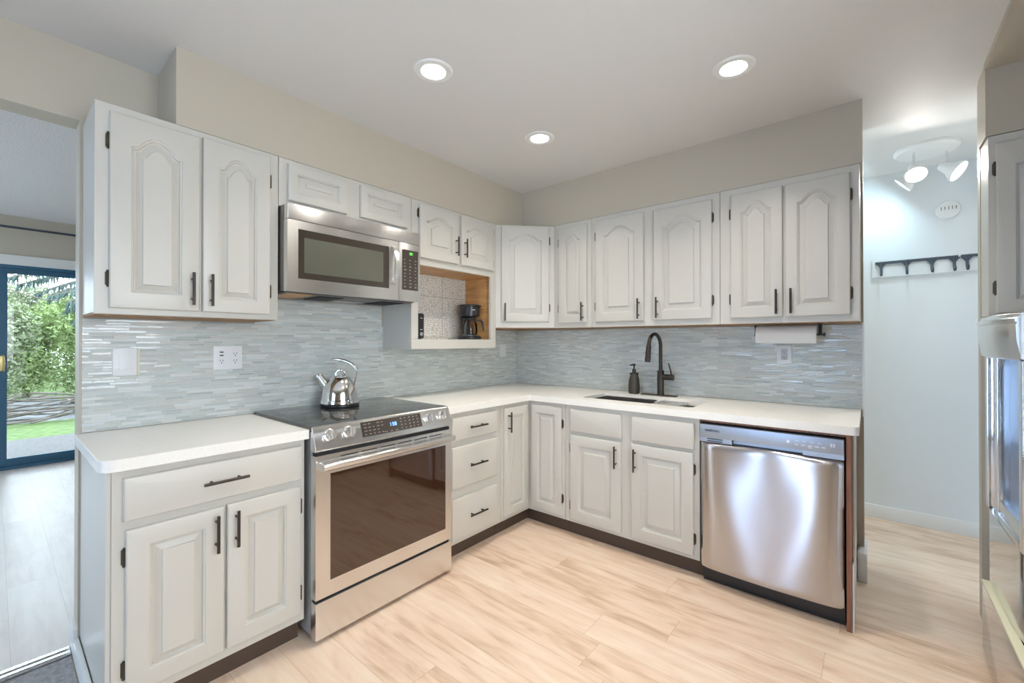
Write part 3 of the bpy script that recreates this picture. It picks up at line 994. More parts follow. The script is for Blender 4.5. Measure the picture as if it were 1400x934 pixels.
tube(b, [(1.395, -0.507, 0.894), (1.395, -0.200, 0.894)], 0.004, 8); tube(b, [(1.024, -0.507, 0.894), (1.024, -0.200, 0.894)], 0.004, 8)
for fx in (1.03, 1.38):
    for fy in (-0.503, -0.203):
        tube(b, [(fx, fy, 0.8775), (fx, fy, 0.894)], 0.004, 8)
obj('long_wire', b, M['bronze'], t)
t = thing('sink_tray', (1.52, -0.35, 0.878), 'steel tray resting across the middle of the sink', 'tray')
b = bm_new(); box(b, (1.43, -0.518, 0.8785), (1.60, -0.185, 0.881)); box(b, (1.43, -0.518, 0.8785), (1.60, -0.512, 0.897)); box(b, (1.43, -0.191, 0.8785), (1.60, -0.185, 0.897)); box(b, (1.596, -0.518, 0.8785), (1.60, -0.185, 0.897)); box(b, (1.43, -0.518, 0.8785), (1.434, -0.185, 0.897))
obj('pan', b, M['steel_h'], t)
b = bm_new(); box(b, (1.60, -0.518, 0.880), (1.612, -0.47, 0.900), 0.003); o = obj('grip', b, M['black'], t); o['label'] = 'black grip'

# ------------------------------------------------------------------ faucet, soap
t = thing('kitchen_faucet', (1.386, -0.10, 0.917), 'dark bronze gooseneck faucet with side lever behind the sink', 'faucet')
b = bm_new(); box(b, (1.25, -0.128, 0.917), (1.50, -0.074, 0.924), 0.003); obj('deck_plate', b, M['bronze'], t)
b = bm_new(); lathe(b, (1.386, -0.10, 0.924), [(0.026, 0), (0.026, 0.004), (0.023, 0.008), (0.023, 0.165), (0.020, 0.170), (0.0, 0.170)], 24); obj('body', b, M['bronze'], t)
pts = [(1.386, -0.10, 1.09), (1.386, -0.10, 1.25)]
rc, zc = 0.085, 1.262
dirx, diry = -0.10, -0.995
for i in range(0, 17):
    a = math.radians(180 - i * 11.0)
    h = rc + rc * math.cos(a)
    pts.append((1.386 + dirx * h, -0.10 + diry * h, zc + rc * math.sin(a)))
b = bm_new(); tube(b, pts, 0.0125, 14); obj('gooseneck', b, M['bronze'], t)
e = Vector(pts[-1]); q = (e - Vector(pts[-2])).normalized()
b = bm_new(); tube(b, [e - q * 0.005, e + q * 0.01, e + q * 0.10, e + q * 0.112], [0.014, 0.0165, 0.0185, 0.0165], 16); obj('spray_head', b, M['bronze'], t)
b = bm_new(); tube(b, [(1.40, -0.10, 1.048), (1.475, -0.10, 1.048)], 0.021, 18); obj('valve', b, M['bronze'], t)
b = bm_new(); tube(b, [(1.462, -0.10, 1.062), (1.456, -0.105, 1.10), (1.445, -0.11, 1.145)], [0.006, 0.005, 0.0045], 8); obj('lever', b, M['bronze'], t)
t = thing('soap_dispenser', (1.19, -0.10, 0.917), 'dark bronze soap pump bottle left of the faucet', 'soap dispenser')
b = bm_new(); lathe(b, (1.19, -0.10, 0.917), [(0.036, 0), (0.040, 0.006), (0.041, 0.05), (0.037, 0.10), (0.029, 0.130), (0.026, 0.140), (0, 0.140)], 28); obj('bottle', b, M['matte_bronze'], t)
b = bm_new(); lathe(b, (1.19, -0.10, 1.054), [(0.031, 0), (0.031, 0.014), (0.014, 0.018), (0.014, 0.040), (0.006, 0.042), (0.006, 0.062), (0.011, 0.064), (0.011, 0.080), (0, 0.082)], 20)
tube(b, [(1.19, -0.10, 1.128), (1.175, -0.135, 1.124)], [0.006, 0.004], 8); obj('pump', b, M['bronze'], t)

# ------------------------------------------------------------------ dishwasher
t = thing('dishwasher', (2.12, -0.3, 0), 'stainless steel dishwasher with curved door under the right counter end', 'dishwasher')
x0, x1 = 1.812, 2.426
b = bm_new(); box(b, (x0, 0.06, 0.08), (x1, 0.60, 0.858)); obj('tub', b, M['black_matte'], t, T=B_)
b = bm_new(); box(b, (x0, 0.06, 0.0), (x1, 0.60, 0.078)); box(b, (x0, 0.60, 0.03), (x1, 0.615, 0.085)); obj('kick_plate', b, M['black'], t, T=B_)
# control strip, upright fascia with a recessed pocket
b = bm_new()
fz0, fz1 = 0.766, 0.856
pu0, pu1, pz = 1.968, 2.272, 0.789
box(b, (x0, 0.60, pz), (x1, 0.668, fz1), 0.004)
box(b, (x0, 0.60, fz0), (pu0, 0.668, pz)); box(b, (pu1, 0.60, fz0), (x1, 0.668, pz)); box(b, (pu0, 0.60, fz0), (pu1, 0.630, pz))
obj('control_panel', b, M['steel_grey'], t, T=B_)
b = bm_new()
NX, NZ = 40, 40
g = []
dz0, dz1 = 0.092, 0.763
for j in range(NZ + 1):
    row = []
    for i in range(NX + 1):
        s = i / NX * 2 - 1
        v = j / NZ
        edge = 1 - abs(s) ** 10
        d = 0.650 + 0.020 * edge + 0.006 * (1 - s * s) + 0.004 * math.sin(v * 5.2 + 0.6 * math.cos(3 * s)) * (1 - abs(s) ** 4)
        if v > 0.96:
            d -= 0.014 * ((v - 0.96) / 0.04) ** 2
        if v < 0.04:
            d -= 0.010 * ((0.04 - v) / 0.04) ** 2
        row.append(b.verts.new((x0 + 0.002 + (x1 - x0 - 0.004) * i / NX, d, dz0 + (dz1 - dz0) * v)))
    g.append(row)
for j in range(NZ):
    for i in range(NX):
        b.faces.new((g[j][i], g[j][i + 1], g[j + 1][i + 1], g[j + 1][i]))
# close the shell
bk = [[b.verts.new((x0 + 0.002 + (x1 - x0 - 0.004) * i, 0.605, dz0 + (dz1 - dz0) * j)) for i in (0, 1)] for j in (0, 1)]
b.faces.new([bk[0][0], bk[0][1], bk[1][1], bk[1][0]])
b.faces.new([bk[0][0]] + g[0] + [bk[0][1]]); b.faces.new([bk[1][0]] + g[-1] + [bk[1][1]])
b.faces.new([bk[0][0]] + [r[0] for r in g] + [bk[1][0]]); b.faces.new([bk[0][1]] + [r[-1] for r in g] + [bk[1][1]])
obj('door', b, M['steel_dw'], t, T=B_, angle=60)
b = bm_new()
for z in (0.783, 0.772):
    box(b, (1.850, 0.6675, z - 0.0025), (1.925, 0.6688, z + 0.0025))
obj('vent', b, M['black'], t, T=B_)
text_obj('wordmark', 'SAMSUNG', 0.0155, M['text_dark'], t, B_, 1.838, 0.6684, 0.8215)
b = bm_new()
for u, z, w, h in ((2.208, 0.820, 0.013, 0.012), (2.24, 0.811, 0.016, 0.004), (2.266, 0.811, 0.018, 0.004), (2.292, 0.811, 0.018, 0.004), (2.292, 0.803, 0.018, 0.003), (2.318, 0.811, 0.018, 0.004), (2.344, 0.811, 0.016, 0.004),
                   (2.24, 0.828, 0.02, 0.002), (2.270, 0.828, 0.016, 0.002), (2.300, 0.828, 0.016, 0.002), (2.33, 0.828, 0.014, 0.002), (2.376, 0.830, 0.008, 0.006), (2.386, 0.830, 0.008, 0.006), (2.376, 0.822, 0.008, 0.006), (2.386, 0.822, 0.008, 0.006)):
    box(b, (u, 0.6675, z - h / 2), (u + w * 0.9, 0.6687, z + h / 2))
obj('button_print', b, M['icon_white'], t, T=B_)

# ------------------------------------------------------------------ range
t = thing('range', (0.35, -1.826, 0), 'stainless steel slide-in electric range with black glass top', 'range')
u0, u1 = -2.209, -1.436
b = bm_new(); box(b, (u0 + 0.004, 0.03, 0.03), (u1 - 0.004, 0.655, 0.905)); obj('body', b, M['fridge_side'], t, T=A_)
b = bm_new()
for u in (u0 + 0.05, u1 - 0.05):
    for d in (0.1, 0.58):
        tube(b, [(u, d, 0), (u, d, 0.03)], 0.018, 12)
obj('feet', b, M['black'], t, T=A_)
b = bm_new(); box(b, (u0 - 0.002, 0.03, 0.905), (u1 + 0.002, 0.662, 0.930), 0.003); obj('cooktop', b, M['cooktop'], t, T=A_)
# burner rings
BR = mat('burner_ring', (0.14, 0.14, 0.13), 0.3)
for (bu, bd, br) in ((-2.02, 0.20, 0.095), (-2.02, 0.48, 0.11), (-1.62, 0.20, 0.10), (-1.62, 0.48, 0.085)):
    b = bm_new()
    vs = []
    for k in range(40):
        a = 2 * math.pi * k / 40
        vs.append((b.verts.new((bu + br * math.cos(a), bd + br * math.sin(a), 0.9303)), b.verts.new((bu + (br - 0.002) * math.cos(a), bd + (br - 0.002) * math.sin(a), 0.9303))))
    for k in range(40):
        a, c = vs[k], vs[(k + 1) % 40]
        b.faces.new((a[0], c[0], c[1], a[1]))
    obj('burner_print', b, BR, t, T=A_)


def pstrip(poly, ua, ub):
    """profile polygon (d,z) extruded along u"""
    b = bm_new()
    va = [b.verts.new((ua, d, z)) for d, z in poly]
    vb = [b.verts.new((ub, d, z)) for d, z in poly]
    n = len(poly)
    for k in range(n):
        b.faces.new((va[k], va[(k + 1) % n], vb[(k + 1) % n], vb[k]))
    b.faces.new(va); b.faces.new(vb)
    return b


b = pstrip([(0.655, 0.822), (0.698, 0.822), (0.704, 0.828), (0.700, 0.845), (0.672, 0.924), (0.664, 0.929), (0.655, 0.929)], u0, u1)
obj('control_panel', b, M['steel_h'], t, T=A_, bevel=0.002)
# slanted face frame: origin at lower edge, direction up the slope
P0 = Vector((0.700, 0.845)); P1 = Vector((0.672, 0.924))
sl = (P1 - P0).normalized(); nn = Vector((sl.y, -sl.x))
TS = A_ @ Matrix(((1, 0, 0, 0), (0, nn.x, sl.x, P0.x), (0, nn.y, sl.y, P0.y), (0, 0, 0, 1)))   # local (u, out, up-slope)
b = bm_new(); box(b, (-1.985, 0.0, 0.006), (-1.640, 0.0015, 0.076)); obj('display_panel', b, M['panel_brown'], t, T=TS)
b = bm_new()
rr_ = random.Random(3)
for r_ in range(4):
    for c_ in range(5):
        if (r_, c_) in ((3, 2), (1, 4)):
            continue
        box(b, (-1.972 + c_ * 0.023, 0.0015, 0.014 + r_ * 0.016), (-1.972 + c_ * 0.023 + rr_.uniform(0.008, 0.015), 0.0018, 0.018 + r_ * 0.016))
    for c_ in range(5):
        box(b, (-1.768 + c_ * 0.025, 0.0015, 0.014 + r_ * 0.016), (-1.768 + c_ * 0.025 + rr_.uniform(0.005, 0.010), 0.0018, 0.020 + r_ * 0.016))
for k in range(3):
    box(b, (-1.865 + k * 0.03, 0.0015, 0.011), (-1.850 + k * 0.03, 0.0018, 0.015))
obj('button_print', b, M['icon'], t, T=TS)
b = bm_new()
# small seven segment style clock digits 1:38
def digit(b, ch, u, z, s):
    seg = {'1': 'bc', '3': 'abgcd', '8': 'abcdefg', '0': 'abcdef'}[ch]
    w, h, k = 0.55 * s, s, 0.12 * s
    R = {'a': (0, h - k, w, h), 'b': (w - k, h / 2, w, h), 'c': (w - k, 0, w, h / 2), 'd': (0, 0, w, k), 'e': (0, 0, k, h / 2), 'f': (0, h / 2, k, h), 'g': (0, h / 2 - k / 2, w, h / 2 + k / 2)}
    for q in seg:
        a = R[q]
        box(b, (u + a[0], 0.0015, z + a[1]), (u + a[2], 0.002, z + a[3]))
digit(b, '1', -1.835, 0.036, 0.017); digit(b, '3', -1.818, 0.036, 0.017); digit(b, '8', -1.803, 0.036, 0.017)
obj('clock_digits', b, M['led_blue'], t, T=TS)
for u in (-2.139, -2.049, -1.582, -1.492):
    b = bm_new(); lathe(b, (u, 0.0, 0.042), [(0.026, 0), (0.028, 0.004), (0.028, 0.007), (0.023, 0.008), (0.022, 0.026), (0.020, 0.029), (0, 0.029)], 28, axis=(0, 1, 0))
    box(b, (u - 0.004, 0.029, 0.024), (u + 0.004, 0.034, 0.060), 0.0015)
    obj('knob', b, M['steel_h'], t, T=TS)
# door
b = bm_new()
wz0, wz1, wu0, wu1 = 0.259, 0.722, -2.142, -1.481
dz0, dz1 = 0.193, 0.806
box(b, (u0 + 0.002, 0.658, dz0), (wu0, 0.700, dz1)); box(b, (wu1, 0.658, dz0), (u1 - 0.002, 0.700, dz1)); box(b, (wu0, 0.658, dz0), (wu1, 0.700, wz0)); box(b, (wu0, 0.658, wz1), (wu1, 0.700, dz1))
od = obj('oven_door', b, M['steel_h'], t, T=A_)
b = bm_new(); box(b, (wu0 - 0.001, 0.665, wz0 - 0.001), (wu1 + 0.001, 0.6985, wz1 + 0.001)); obj('window', b, M['oven_glass'], od, T=A_)
b = bm_new()
for k in range(6):
    ua = -2.095 + k * 0.100
    box(b, (ua, 0.6998, 0.786), (ua + 0.085, 0.7008, 0.7905))
obj('vent_slot', b, M['black'], od, T=A_)
b = pstrip([(0.7, 0.778), (0.712, 0.780), (0.742, 0.776), (0.748, 0.768), (0.746, 0.752), (0.738, 0.746), (0.716, 0.746), (0.7, 0.742)], -2.192, -1.446)
obj('handle', b, M['steel_h'], od, T=A_, bevel=0.003)
b = bm_new(); box(b, (u0 + 0.01, 0.655, 0.807), (u1 - 0.01, 0.690, 0.821)); obj('gap_shade', b, M['black_matte'], t, T=A_)  # black strip stands in for the shade of the gap above the door
b = bm_new(); box(b, (u0 + 0.01, 0.655, 0.181), (u1 - 0.01, 0.688, 0.192)); obj('gap_shade', b, M['black_matte'], t, T=A_)  # black strip stands in for the shade of the gap above the drawer
b = bm_new(); box(b, (u0 + 0.002, 0.655, 0.022), (u1 - 0.002, 0.702, 0.180), 0.004); obj('storage_drawer', b, M['steel_h'], t, T=A_)

# ------------------------------------------------------------------ kettle
K = Vector((0.18, -1.815, 0.9305))
t = thing('kettle', K, 'polished steel stovetop kettle on the black cooktop', 'kettle')
Rv = Vector((0.772, 0.636, 0)); Fv = Vector((-0.636, 0.772, 0))
b = bm_new(); lathe(b, K, [(0.100, 0), (0.104, 0.004), (0.104, 0.013), (0.098, 0.014), (0, 0.014)], 40); o = obj('base_ring', b, M['black'], t); o['label'] = 'black base ring'
b = bm_new(); lathe(b, K + Vector((0, 0, 0.014)), [(0.103, 0), (0.106, 0.006), (0.104, 0.022), (0.098, 0.026), (0.096, 0.045), (0.090, 0.080), (0.078, 0.112), (0.060, 0.138), (0.050, 0.148), (0.0, 0.150)], 48); obj('body', b, M['kettle'], t)
b = bm_new(); lathe(b, K + Vector((0, 0, 0.160)), [(0.050, 0), (0.048, 0.006), (0.030, 0.014), (0.010, 0.017), (0, 0.017)], 32); lid = obj('lid', b, M['kettle'], t)
b = bm_new()
pts = [K + Vector((0, 0, 0.174)) + Rv * (0.026 * math.cos(a)) + Vector((0, 0, 0.028 * math.sin(a))) for a in [math.pi * i / 10 for i in range(11)]]
tube(b, pts, 0.005, 10); obj('lid_loop', b, M['kettle'], lid)
b = bm_new(); tube(b, [K - Rv * 0.070 + Vector((0, 0, 0.105)), K - Rv * 0.098 + Vector((0, 0, 0.138)), K - Rv * 0.118 + Vector((0, 0, 0.166))], [0.026, 0.022, 0.019], 20)
sp = obj('spout', b, M['kettle'], t)
b = bm_new(); lathe(b, K - Rv * 0.118 + Vector((0, 0, 0.166)), [(0.021, -0.002), (0.022, 0.010), (0.012, 0.018), (0, 0.019)], 20, axis=(-Rv * 0.6 + Vector((0, 0, 0.8)))); obj('spout_cap', b, M['kettle'], sp)
b = bm_new()
hp = [K - Rv * 0.05 + Vector((0, 0, 0.262)), K - Rv * 0.02 + Vector((0, 0, 0.264)), K + Rv * 0.02 + Vector((0, 0, 0.258)), K + Rv * 0.06 + Vector((0, 0, 0.240)), K + Rv * 0.087 + Vector((0, 0, 0.212)), K + Rv * 0.097 + Vector((0, 0, 0.198))]
tube(b, hp, [0.006, 0.008, 0.009, 0.009, 0.009, 0.008], 14); hd = obj('handle', b, M['kettle'], t)
b = bm_new()
tube(b, [K + Rv * 0.094 + Vector((0, 0, 0.205)), K + Rv * 0.088 + Vector((0, 0, 0.165)), K + Rv * 0.078 + Vector((0, 0, 0.115))], 0.005, 10); obj('handle_strut', b, M['kettle'], hd)

# ------------------------------------------------------------------ microwave
t = thing('microwave', (0.2, -1.81, 1.537), 'stainless steel over the range microwave hung under the short cabinet', 'microwave')
u0, u1 = -2.199, -1.424
b = bm_new(); box(b, (u0, 0.010, 1.541), (u1, 0.360, 1.952)); obj('body', b, mat('microwave_side', (0.20, 0.175, 0.15), 0.35, 0.5), t, T=A_)
b = bm_new(); box(b, (u0, 0.361, 1.880), (u1, 0.402, 1.952), 0.004); obj('top_vent_strip', b, M['steel_h'], t, T=A_)
us = -1.577
wu0, wu1, wz0, wz1 = -2.149, -1.642, 1.600, 1.838
b = bm_new()
box(b, (u0, 0.361, 1.537), (wu0, 0.400, 1.878)); box(b, (wu1, 0.361, 1.537), (us - 0.001, 0.400, 1.878)); box(b, (wu0, 0.361, 1.537), (wu1, 0.400, wz0)); box(b, (wu0, 0.361, wz1), (wu1, 0.400, 1.878))
md_ = obj('door', b, M['steel_h'], t, T=A_)
b = bm_new(); box(b, (wu0 - 0.001, 0.365, wz0 - 0.001), (wu1 + 0.001, 0.3995, wz1 + 0.001)); obj('window_frame', b, M['mw_frame'], md_, T=A_)
b = bm_new(); box(b, (-2.120, 0.380, 1.630), (-1.680, 0.4000, 1.800), 0.0002); obj('window_mesh', b, M['mw_mesh'], md_, T=A_)
# bowed handle
hpts = [(-1.612, 0.400, 1.625), (-1.612, 0.418, 1.640), (-1.612, 0.432, 1.68), (-1.612, 0.438, 1.735), (-1.612, 0.432, 1.79), (-1.612, 0.418, 1.83), (-1.612, 0.400, 1.845)]
b = bm_new()
sec = []
for (u, d, z) in hpts:
    sec.append([b.verts.new((u + a, d + c, z)) for a, c in ((-0.016, -0.004), (-0.012, 0.004), (0.012, 0.004), (0.016, -0.004))])
for p, q in zip(sec, sec[1:]):
    for k in range(4):
        b.faces.new((p[k], p[(k + 1) % 4], q[(k + 1) % 4], q[k]))
b.faces.new(sec[0]); b.faces.new(sec[-1])
obj('handle', b, M['steel_h'], md_, T=A_, angle=50)
b = bm_new(); box(b, (us + 0.001, 0.361, 1.537), (u1, 0.400, 1.878), 0.002); obj('control_panel', b, M['steel_h'], t, T=A_)
b = bm_new(); box(b, (-1.553, 0.399, 1.602), (-1.438, 0.4015, 1.840), 0.0008); obj('keypad', b, M['panel_brown'], t, T=A_)
b = bm_new()
rr_ = random.Random(5)
for r_ in range(9):
    for c_ in range(3):
        u = -1.540 + c_ * 0.038; z = 1.617 + r_ * 0.020
        box(b, (u, 0.4015, z), (u + rr_.uniform(0.007, 0.016), 0.4018, z + rr_.uniform(0.004, 0.008)))
obj('button_print', b, M['icon'], t, T=A_)
b = bm_new()
def digit2(b, ch, u, z, s, d):
    t2 = bmesh.new(); digit(t2, ch, 0, 0, s)
    bmesh.ops.translate(t2, vec=(u, d, z), verts=t2.verts); merge(b, t2)
digit2(b, '8', -1.500, 1.812, 0.014, 0.400); digit2(b, '0', -1.488, 1.812, 0.014, 0.400)
obj('clock_digits', b, M['led_green'], t, T=A_)
# underside: vent filters and lamp cover
b = bm_new(); box(b, (u0 + 0.01, 0.02, 1.533), (u1 - 0.01, 0.355, 1.541)); obj('underside', b, mat('microwave_underside', (0.13, 0.12, 0.11), 0.4, 0.6), t, T=A_)
b = bm_new()
for ua, ub in ((-1.99, -1.86), (-1.62, -1.47)):
    box(b, (ua, 0.10, 1.529), (ub, 0.30, 1.533))
obj('grease_filter', b, M['black_matte'], t, T=A_)
b = bm_new(); box(b, (-1.83, 0.06, 1.529), (-1.66, 0.16, 1.533), 0.001); obj('lamp_cover', b, M['steel_h'], t, T=A_)
b = bm_new(); box(b, (-2.17, 0.08, 1.530), (-2.04, 0.32, 1.533)); o = obj('label_plate', b, M['wood'], t, T=A_); o['label'] = 'tan plate under the microwave'

# ------------------------------------------------------------------ niche things
Cc = Vector((0.165, -0.765, 1.3095))
t = thing('coffee_maker', Cc, 'black drip coffee maker with glass carafe in the open niche', 'coffee maker')
toR = Vector((0.772, 0.636, 0)); toC = Vector((0.70, -0.70, 0)).normalized()
b = bm_new(); lathe(b, Cc, [(0.085, 0), (0.088, 0.006), (0.086, 0.024), (0.070, 0.032), (0, 0.032)], 32); obj('base', b, M['black'], t)
b = bm_new(); lathe(b, Cc + Vector((0, 0, 0.032)), [(0.052, 0), (0.052, 0.004), (0, 0.004)], 28); obj('warming_plate', b, M['steel_grey'], t)
b = bm_new()
cb = Cc - toC * 0.055
lathe(b, cb - toR * 0.035 + Vector((0, 0, 0.02)), [(0.036, 0), (0.036, 0.16), (0, 0.16)], 24); obj('column', b, M['black'], t)
b = bm_new(); lathe(b, Cc + Vector((0, 0, 0.172)), [(0.050, 0.0), (0.074, 0.006), (0.080, 0.075), (0.088, 0.082), (0.088, 0.088), (0.075, 0.094), (0, 0.096)], 36); obj('filter_basket', b, M['black'], t)
bx = Cc + toC * 0.079 + toR * 0.035 + Vector((0, 0, 0.225))
b = bm_new()
for k in range(3):
    lathe(b, Cc + toC * 0.0765 + toR * (0.022 + k * 0.008) + Vector((0, 0, 0.222)), [(0.003, 0), (0.003, 0.003), (0, 0.003)], 8, axis=toC)
obj('badge', b, M['icon_white'], t)
b = bm_new()
lathe(b, Cc + Vector((0, 0, 0.037)), [(0.050, 0), (0.057, 0.006), (0.060, 0.04), (0.056, 0.08), (0.044, 0.105), (0.046, 0.118), (0.044, 0.118), (0.042, 0.105), (0.054, 0.080), (0.058, 0.04), (0.055, 0.008), (0.0, 0.004)], 36)
cf = obj('carafe', b, M['pot_glass'], t)
b = bm_new(); lathe(b, Cc + Vector((0, 0, 0.148)), [(0.048, 0), (0.050, 0.004), (0.048, 0.016), (0.02, 0.020), (0, 0.020)], 28); obj('carafe_lid', b, M['black'], cf)
b = bm_new()
h0 = Cc + toR * 0.050
tube(b, [h0 + Vector((0, 0, 0.146)), h0 + toR * 0.030 + Vector((0, 0, 0.150)), h0 + toR * 0.048 + Vector((0, 0, 0.130)), h0 + toR * 0.056 + Vector((0, 0, 0.065))], [0.008, 0.009, 0.009, 0.007], 10)
obj('carafe_handle', b, M['black'], cf)
b = bm_new()
tube(b, [Cc - toR * 0.09 + Vector((-0.03, 0, 0.004)), Cc - toR * 0.15 + Vector((0.0, 0, 0.004)), Cc - toR * 0.17 + Vector((0.03, -0.02, 0.004)), Cc - toR * 0.13 + Vector((0.05, -0.02, 0.004)), Cc - toR * 0.085 + Vector((0.05, 0.0, 0.004))], 0.003, 6)
obj('cord', b, M['black'], t)
t = thing('toaster', (0.16, -1.26, 1.3095), 'black toaster half hidden at the left side of the niche', 'toaster')
b = bm_new(); box(b, (-1.398, 0.08, 1.3175), (-1.268, 0.25, 1.482), 0.014, 4); obj('body', b, M['black'], t, T=A_)
b = bm_new(); box(b, (-1.388, 0.095, 1.3095), (-1.280, 0.235, 1.3175), 0.002); obj('foot', b, M['black_matte'], t, T=A_)
b = bm_new(); box(b, (-1.300, 0.2490, 1.39), (-1.294, 0.2515, 1.455)); obj('slot', b, M['black_matte'], t, T=A_)
for z in (1.45, 1.375):
    b = bm_new(); box(b, (-1.306, 0.250, z - 0.004), (-1.288, 0.256, z + 0.003), 0.001); obj('lever', b, M['chrome'], t, T=A_)
b = bm_new(); lathe(b, (-1.297, 0.250, 1.345), [(0.014, 0), (0.013, 0.008), (0, 0.009)], 16, axis=(0, 1, 0)); obj('dial', b, M['chrome'], t, T=A_)
b = bm_new(); box(b, (-1.38, 0.12, 1.478), (-1.29, 0.145, 1.4835)); box(b, (-1.38, 0.185, 1.478), (-1.29, 0.21, 1.4835)); obj('bread_slot', b, M['black_matte'], t, T=A_)

# ------------------------------------------------------------------ paper towel
t = thing('paper_towel_holder', (2.3, -0.15, 1.397), 'black under cabinet bracket holding the paper towel roll', 'holder')
b = bm_new(); box(b, (2.292, -0.17, 1.393), (2.318, -0.13, 1.3975), 0.001); tube(b, [(2.300, -0.15, 1.395), (2.300, -0.15, 1.335)], 0.005, 10); tube(b, [(2.309, -0.15, 1.395), (2.309, -0.15, 1.335)], 0.005, 10)
tube(b, [(1.985, -0.15, 1.395), (1.985, -0.15, 1.335)], 0.005, 10)
obj('bracket', b, M['black'], t)
b = bm_new(); tube(b, [(1.98, -0.15, 1.335), (2.32, -0.15, 1.335)], 0.006, 12); lathe(b, (2.318, -0.15, 1.335), [(0.011, 0), (0.011, 0.010), (0, 0.011)], 14, axis=(1, 0, 0)); obj('rod', b, M['black'], t)
t = thing('paper_towel_roll', (2.14, -0.15, 1.285), 'white paper towel roll hanging under the end cabinet', 'paper towel')
b = bm_new()
n = 40; prof = []
for k in range(n):
    a = 2 * math.pi * k / n
    prof.append((-0.15 + 0.052 * math.sin(a), 1.337 + 0.052 * math.cos(a)))
inn = [(-0.15 + 0.018 * math.sin(2 * math.pi * k / n), 1.337 + 0.018 * math.cos(2 * math.pi * k / n)) for k in range(n)]
R = []
for x, pr in ((1.993, inn), (1.993, prof), (2.289, prof), (2.289, inn)):
    R.append([b.verts.new((x, p[0], p[1])) for p in pr])
for a, c in zip(R, R[1:] + R[:1]):
    for k in range(n):
        b.faces.new((a[k], a[(k + 1) % n], c[(k + 1) % n], c[k]))
obj('roll', b, M['paper'], t)
b = bm_new(); box(b, (1.994, -0.2035, 1.286), (2.288, -0.2022, 1.345)); obj('loose_sheet', b, M['paper'], t)

# ------------------------------------------------------------------ outlets and switches
def socket(b, T_, u, z, d):
    for s in (-0.006, 0.006):
        box(b, (u + s - 0.0012, d, z - 0.001), (u + s + 0.0012, d + 0.0006, z + 0.007))
    lathe(b, (u, d, z - 0.008), [(0.0028, 0), (0.0028, 0.0006), (0, 0.0006)], 8, axis=(0, 1, 0))


t = thing('light_switch', (0.007, -2.713, 1.146), 'white rocker switch plate on the mosaic nearest the opening', 'switch')
b = bm_new(); box(b, (-2.754, 0.006, 1.147), (-2.673, 0.012, 1.267), 0.003); obj('plate', b, M['plate'], t, T=A_)
b = bm_new(); box(b, (-2.734, 0.012, 1.172), (-2.699, 0.016, 1.242), 0.0015); obj('rocker', b, M['plate'], t, T=A_)
b = bm_new(); box(b, (-2.672, 0.006, 1.147), (-2.664, 0.010, 1.267)); obj('edge_strip', b, M['plate_gold'], t, T=A_)
t = thing('wall_outlet', (0.007, -2.322, 1.157), 'double gang white outlet plate on the mosaic left of the kettle', 'outlet')
b = bm_new(); box(b, (-2.385, 0.006, 1.157), (-2.259, 0.012, 1.274), 0.003); obj('plate', b, M['plate'], t, T=A_)
for uc in (-2.352, -2.292):
    b = bm_new(); box(b, (uc - 0.017, 0.012, 1.180), (uc + 0.017, 0.0145, 1.250), 0.001); obj('receptacle', b, M['plate'], t, T=A_)
b = bm_new(); socket(b, A_, -2.352, 1.198, 0.0145); socket(b, A_, -2.292, 1.198, 0.0145); socket(b, A_, -2.292, 1.233, 0.0145)
box(b, (-2.360, 0.0145, 1.240), (-2.344, 0.0151, 1.246)); box(b, (-2.360, 0.0145, 1.224), (-2.344, 0.0151, 1.230))
obj('slots', b, M['black'], t, T=A_)
t = thing('wall_outlet', (2.114, -0.007, 1.163), 'white outlet plate under the paper towel roll', 'outlet')
b = bm_new(); box(b, (2.076, 0.006, 1.163), (2.154, 0.012, 1.272), 0.003); obj('plate', b, M['plate'], t, T=B_)
b = bm_new(); box(b, (2.098, 0.012, 1.183), (2.132, 0.0145, 1.252), 0.001); obj('receptacle', b, mat('receptacle_grey', (0.55, 0.56, 0.58), 0.4), t, T=B_)
b = bm_new(); socket(b, B_, 2.115, 1.200, 0.0145); socket(b, B_, 2.115, 1.234, 0.0145); obj('slots', b, M['black'], t, T=B_)
t = thing('wall_outlet', (0.007, -0.20, 1.16), 'pale outlet plate on the mosaic near the inner corner', 'outlet')
b = bm_new(); box(b, (-0.245, 0.006, 1.160), (-0.160, 0.011, 1.270), 0.003); obj('plate', b, M['plate'], t, T=A_)
b = bm_new(); box(b, (-0.220, 0.011, 1.181), (-0.186, 0.0135, 1.249), 0.001); obj('receptacle', b, M['plate'], t, T=A_)

# ------------------------------------------------------------------ recessed ceiling lights
def downlight(x, y, label, power=5.8):
    t = thing('ceiling_light', (x, y, H - 0.006), label, 'ceiling light', 'recessed ceiling lights')
    b = bm_new(); lathe(b, (x, y, H), [(0.052, -0.001), (0.056, -0.006), (0.080, -0.006), (0.088, -0.001), (0.088, 0.0), (0.052, 0.0)], 48); obj('trim_ring', b, M['white'], t)
    b = bm_new(); lathe(b, (x, y, H), [(0.051, -0.0005), (0.051, -0.004), (0.035, -0.006), (0, -0.007)], 36); obj('lens', b, M['lamp'], t)
    l = area('ceiling_light_lamp', (x, y, H - 0.012), (0, 0, 0), 0.09, 0.09, power, (1.0, 0.93, 0.83), 'DISK', spread=2.1)
    l.parent = t
    l.location = (0, 0, -0.006)


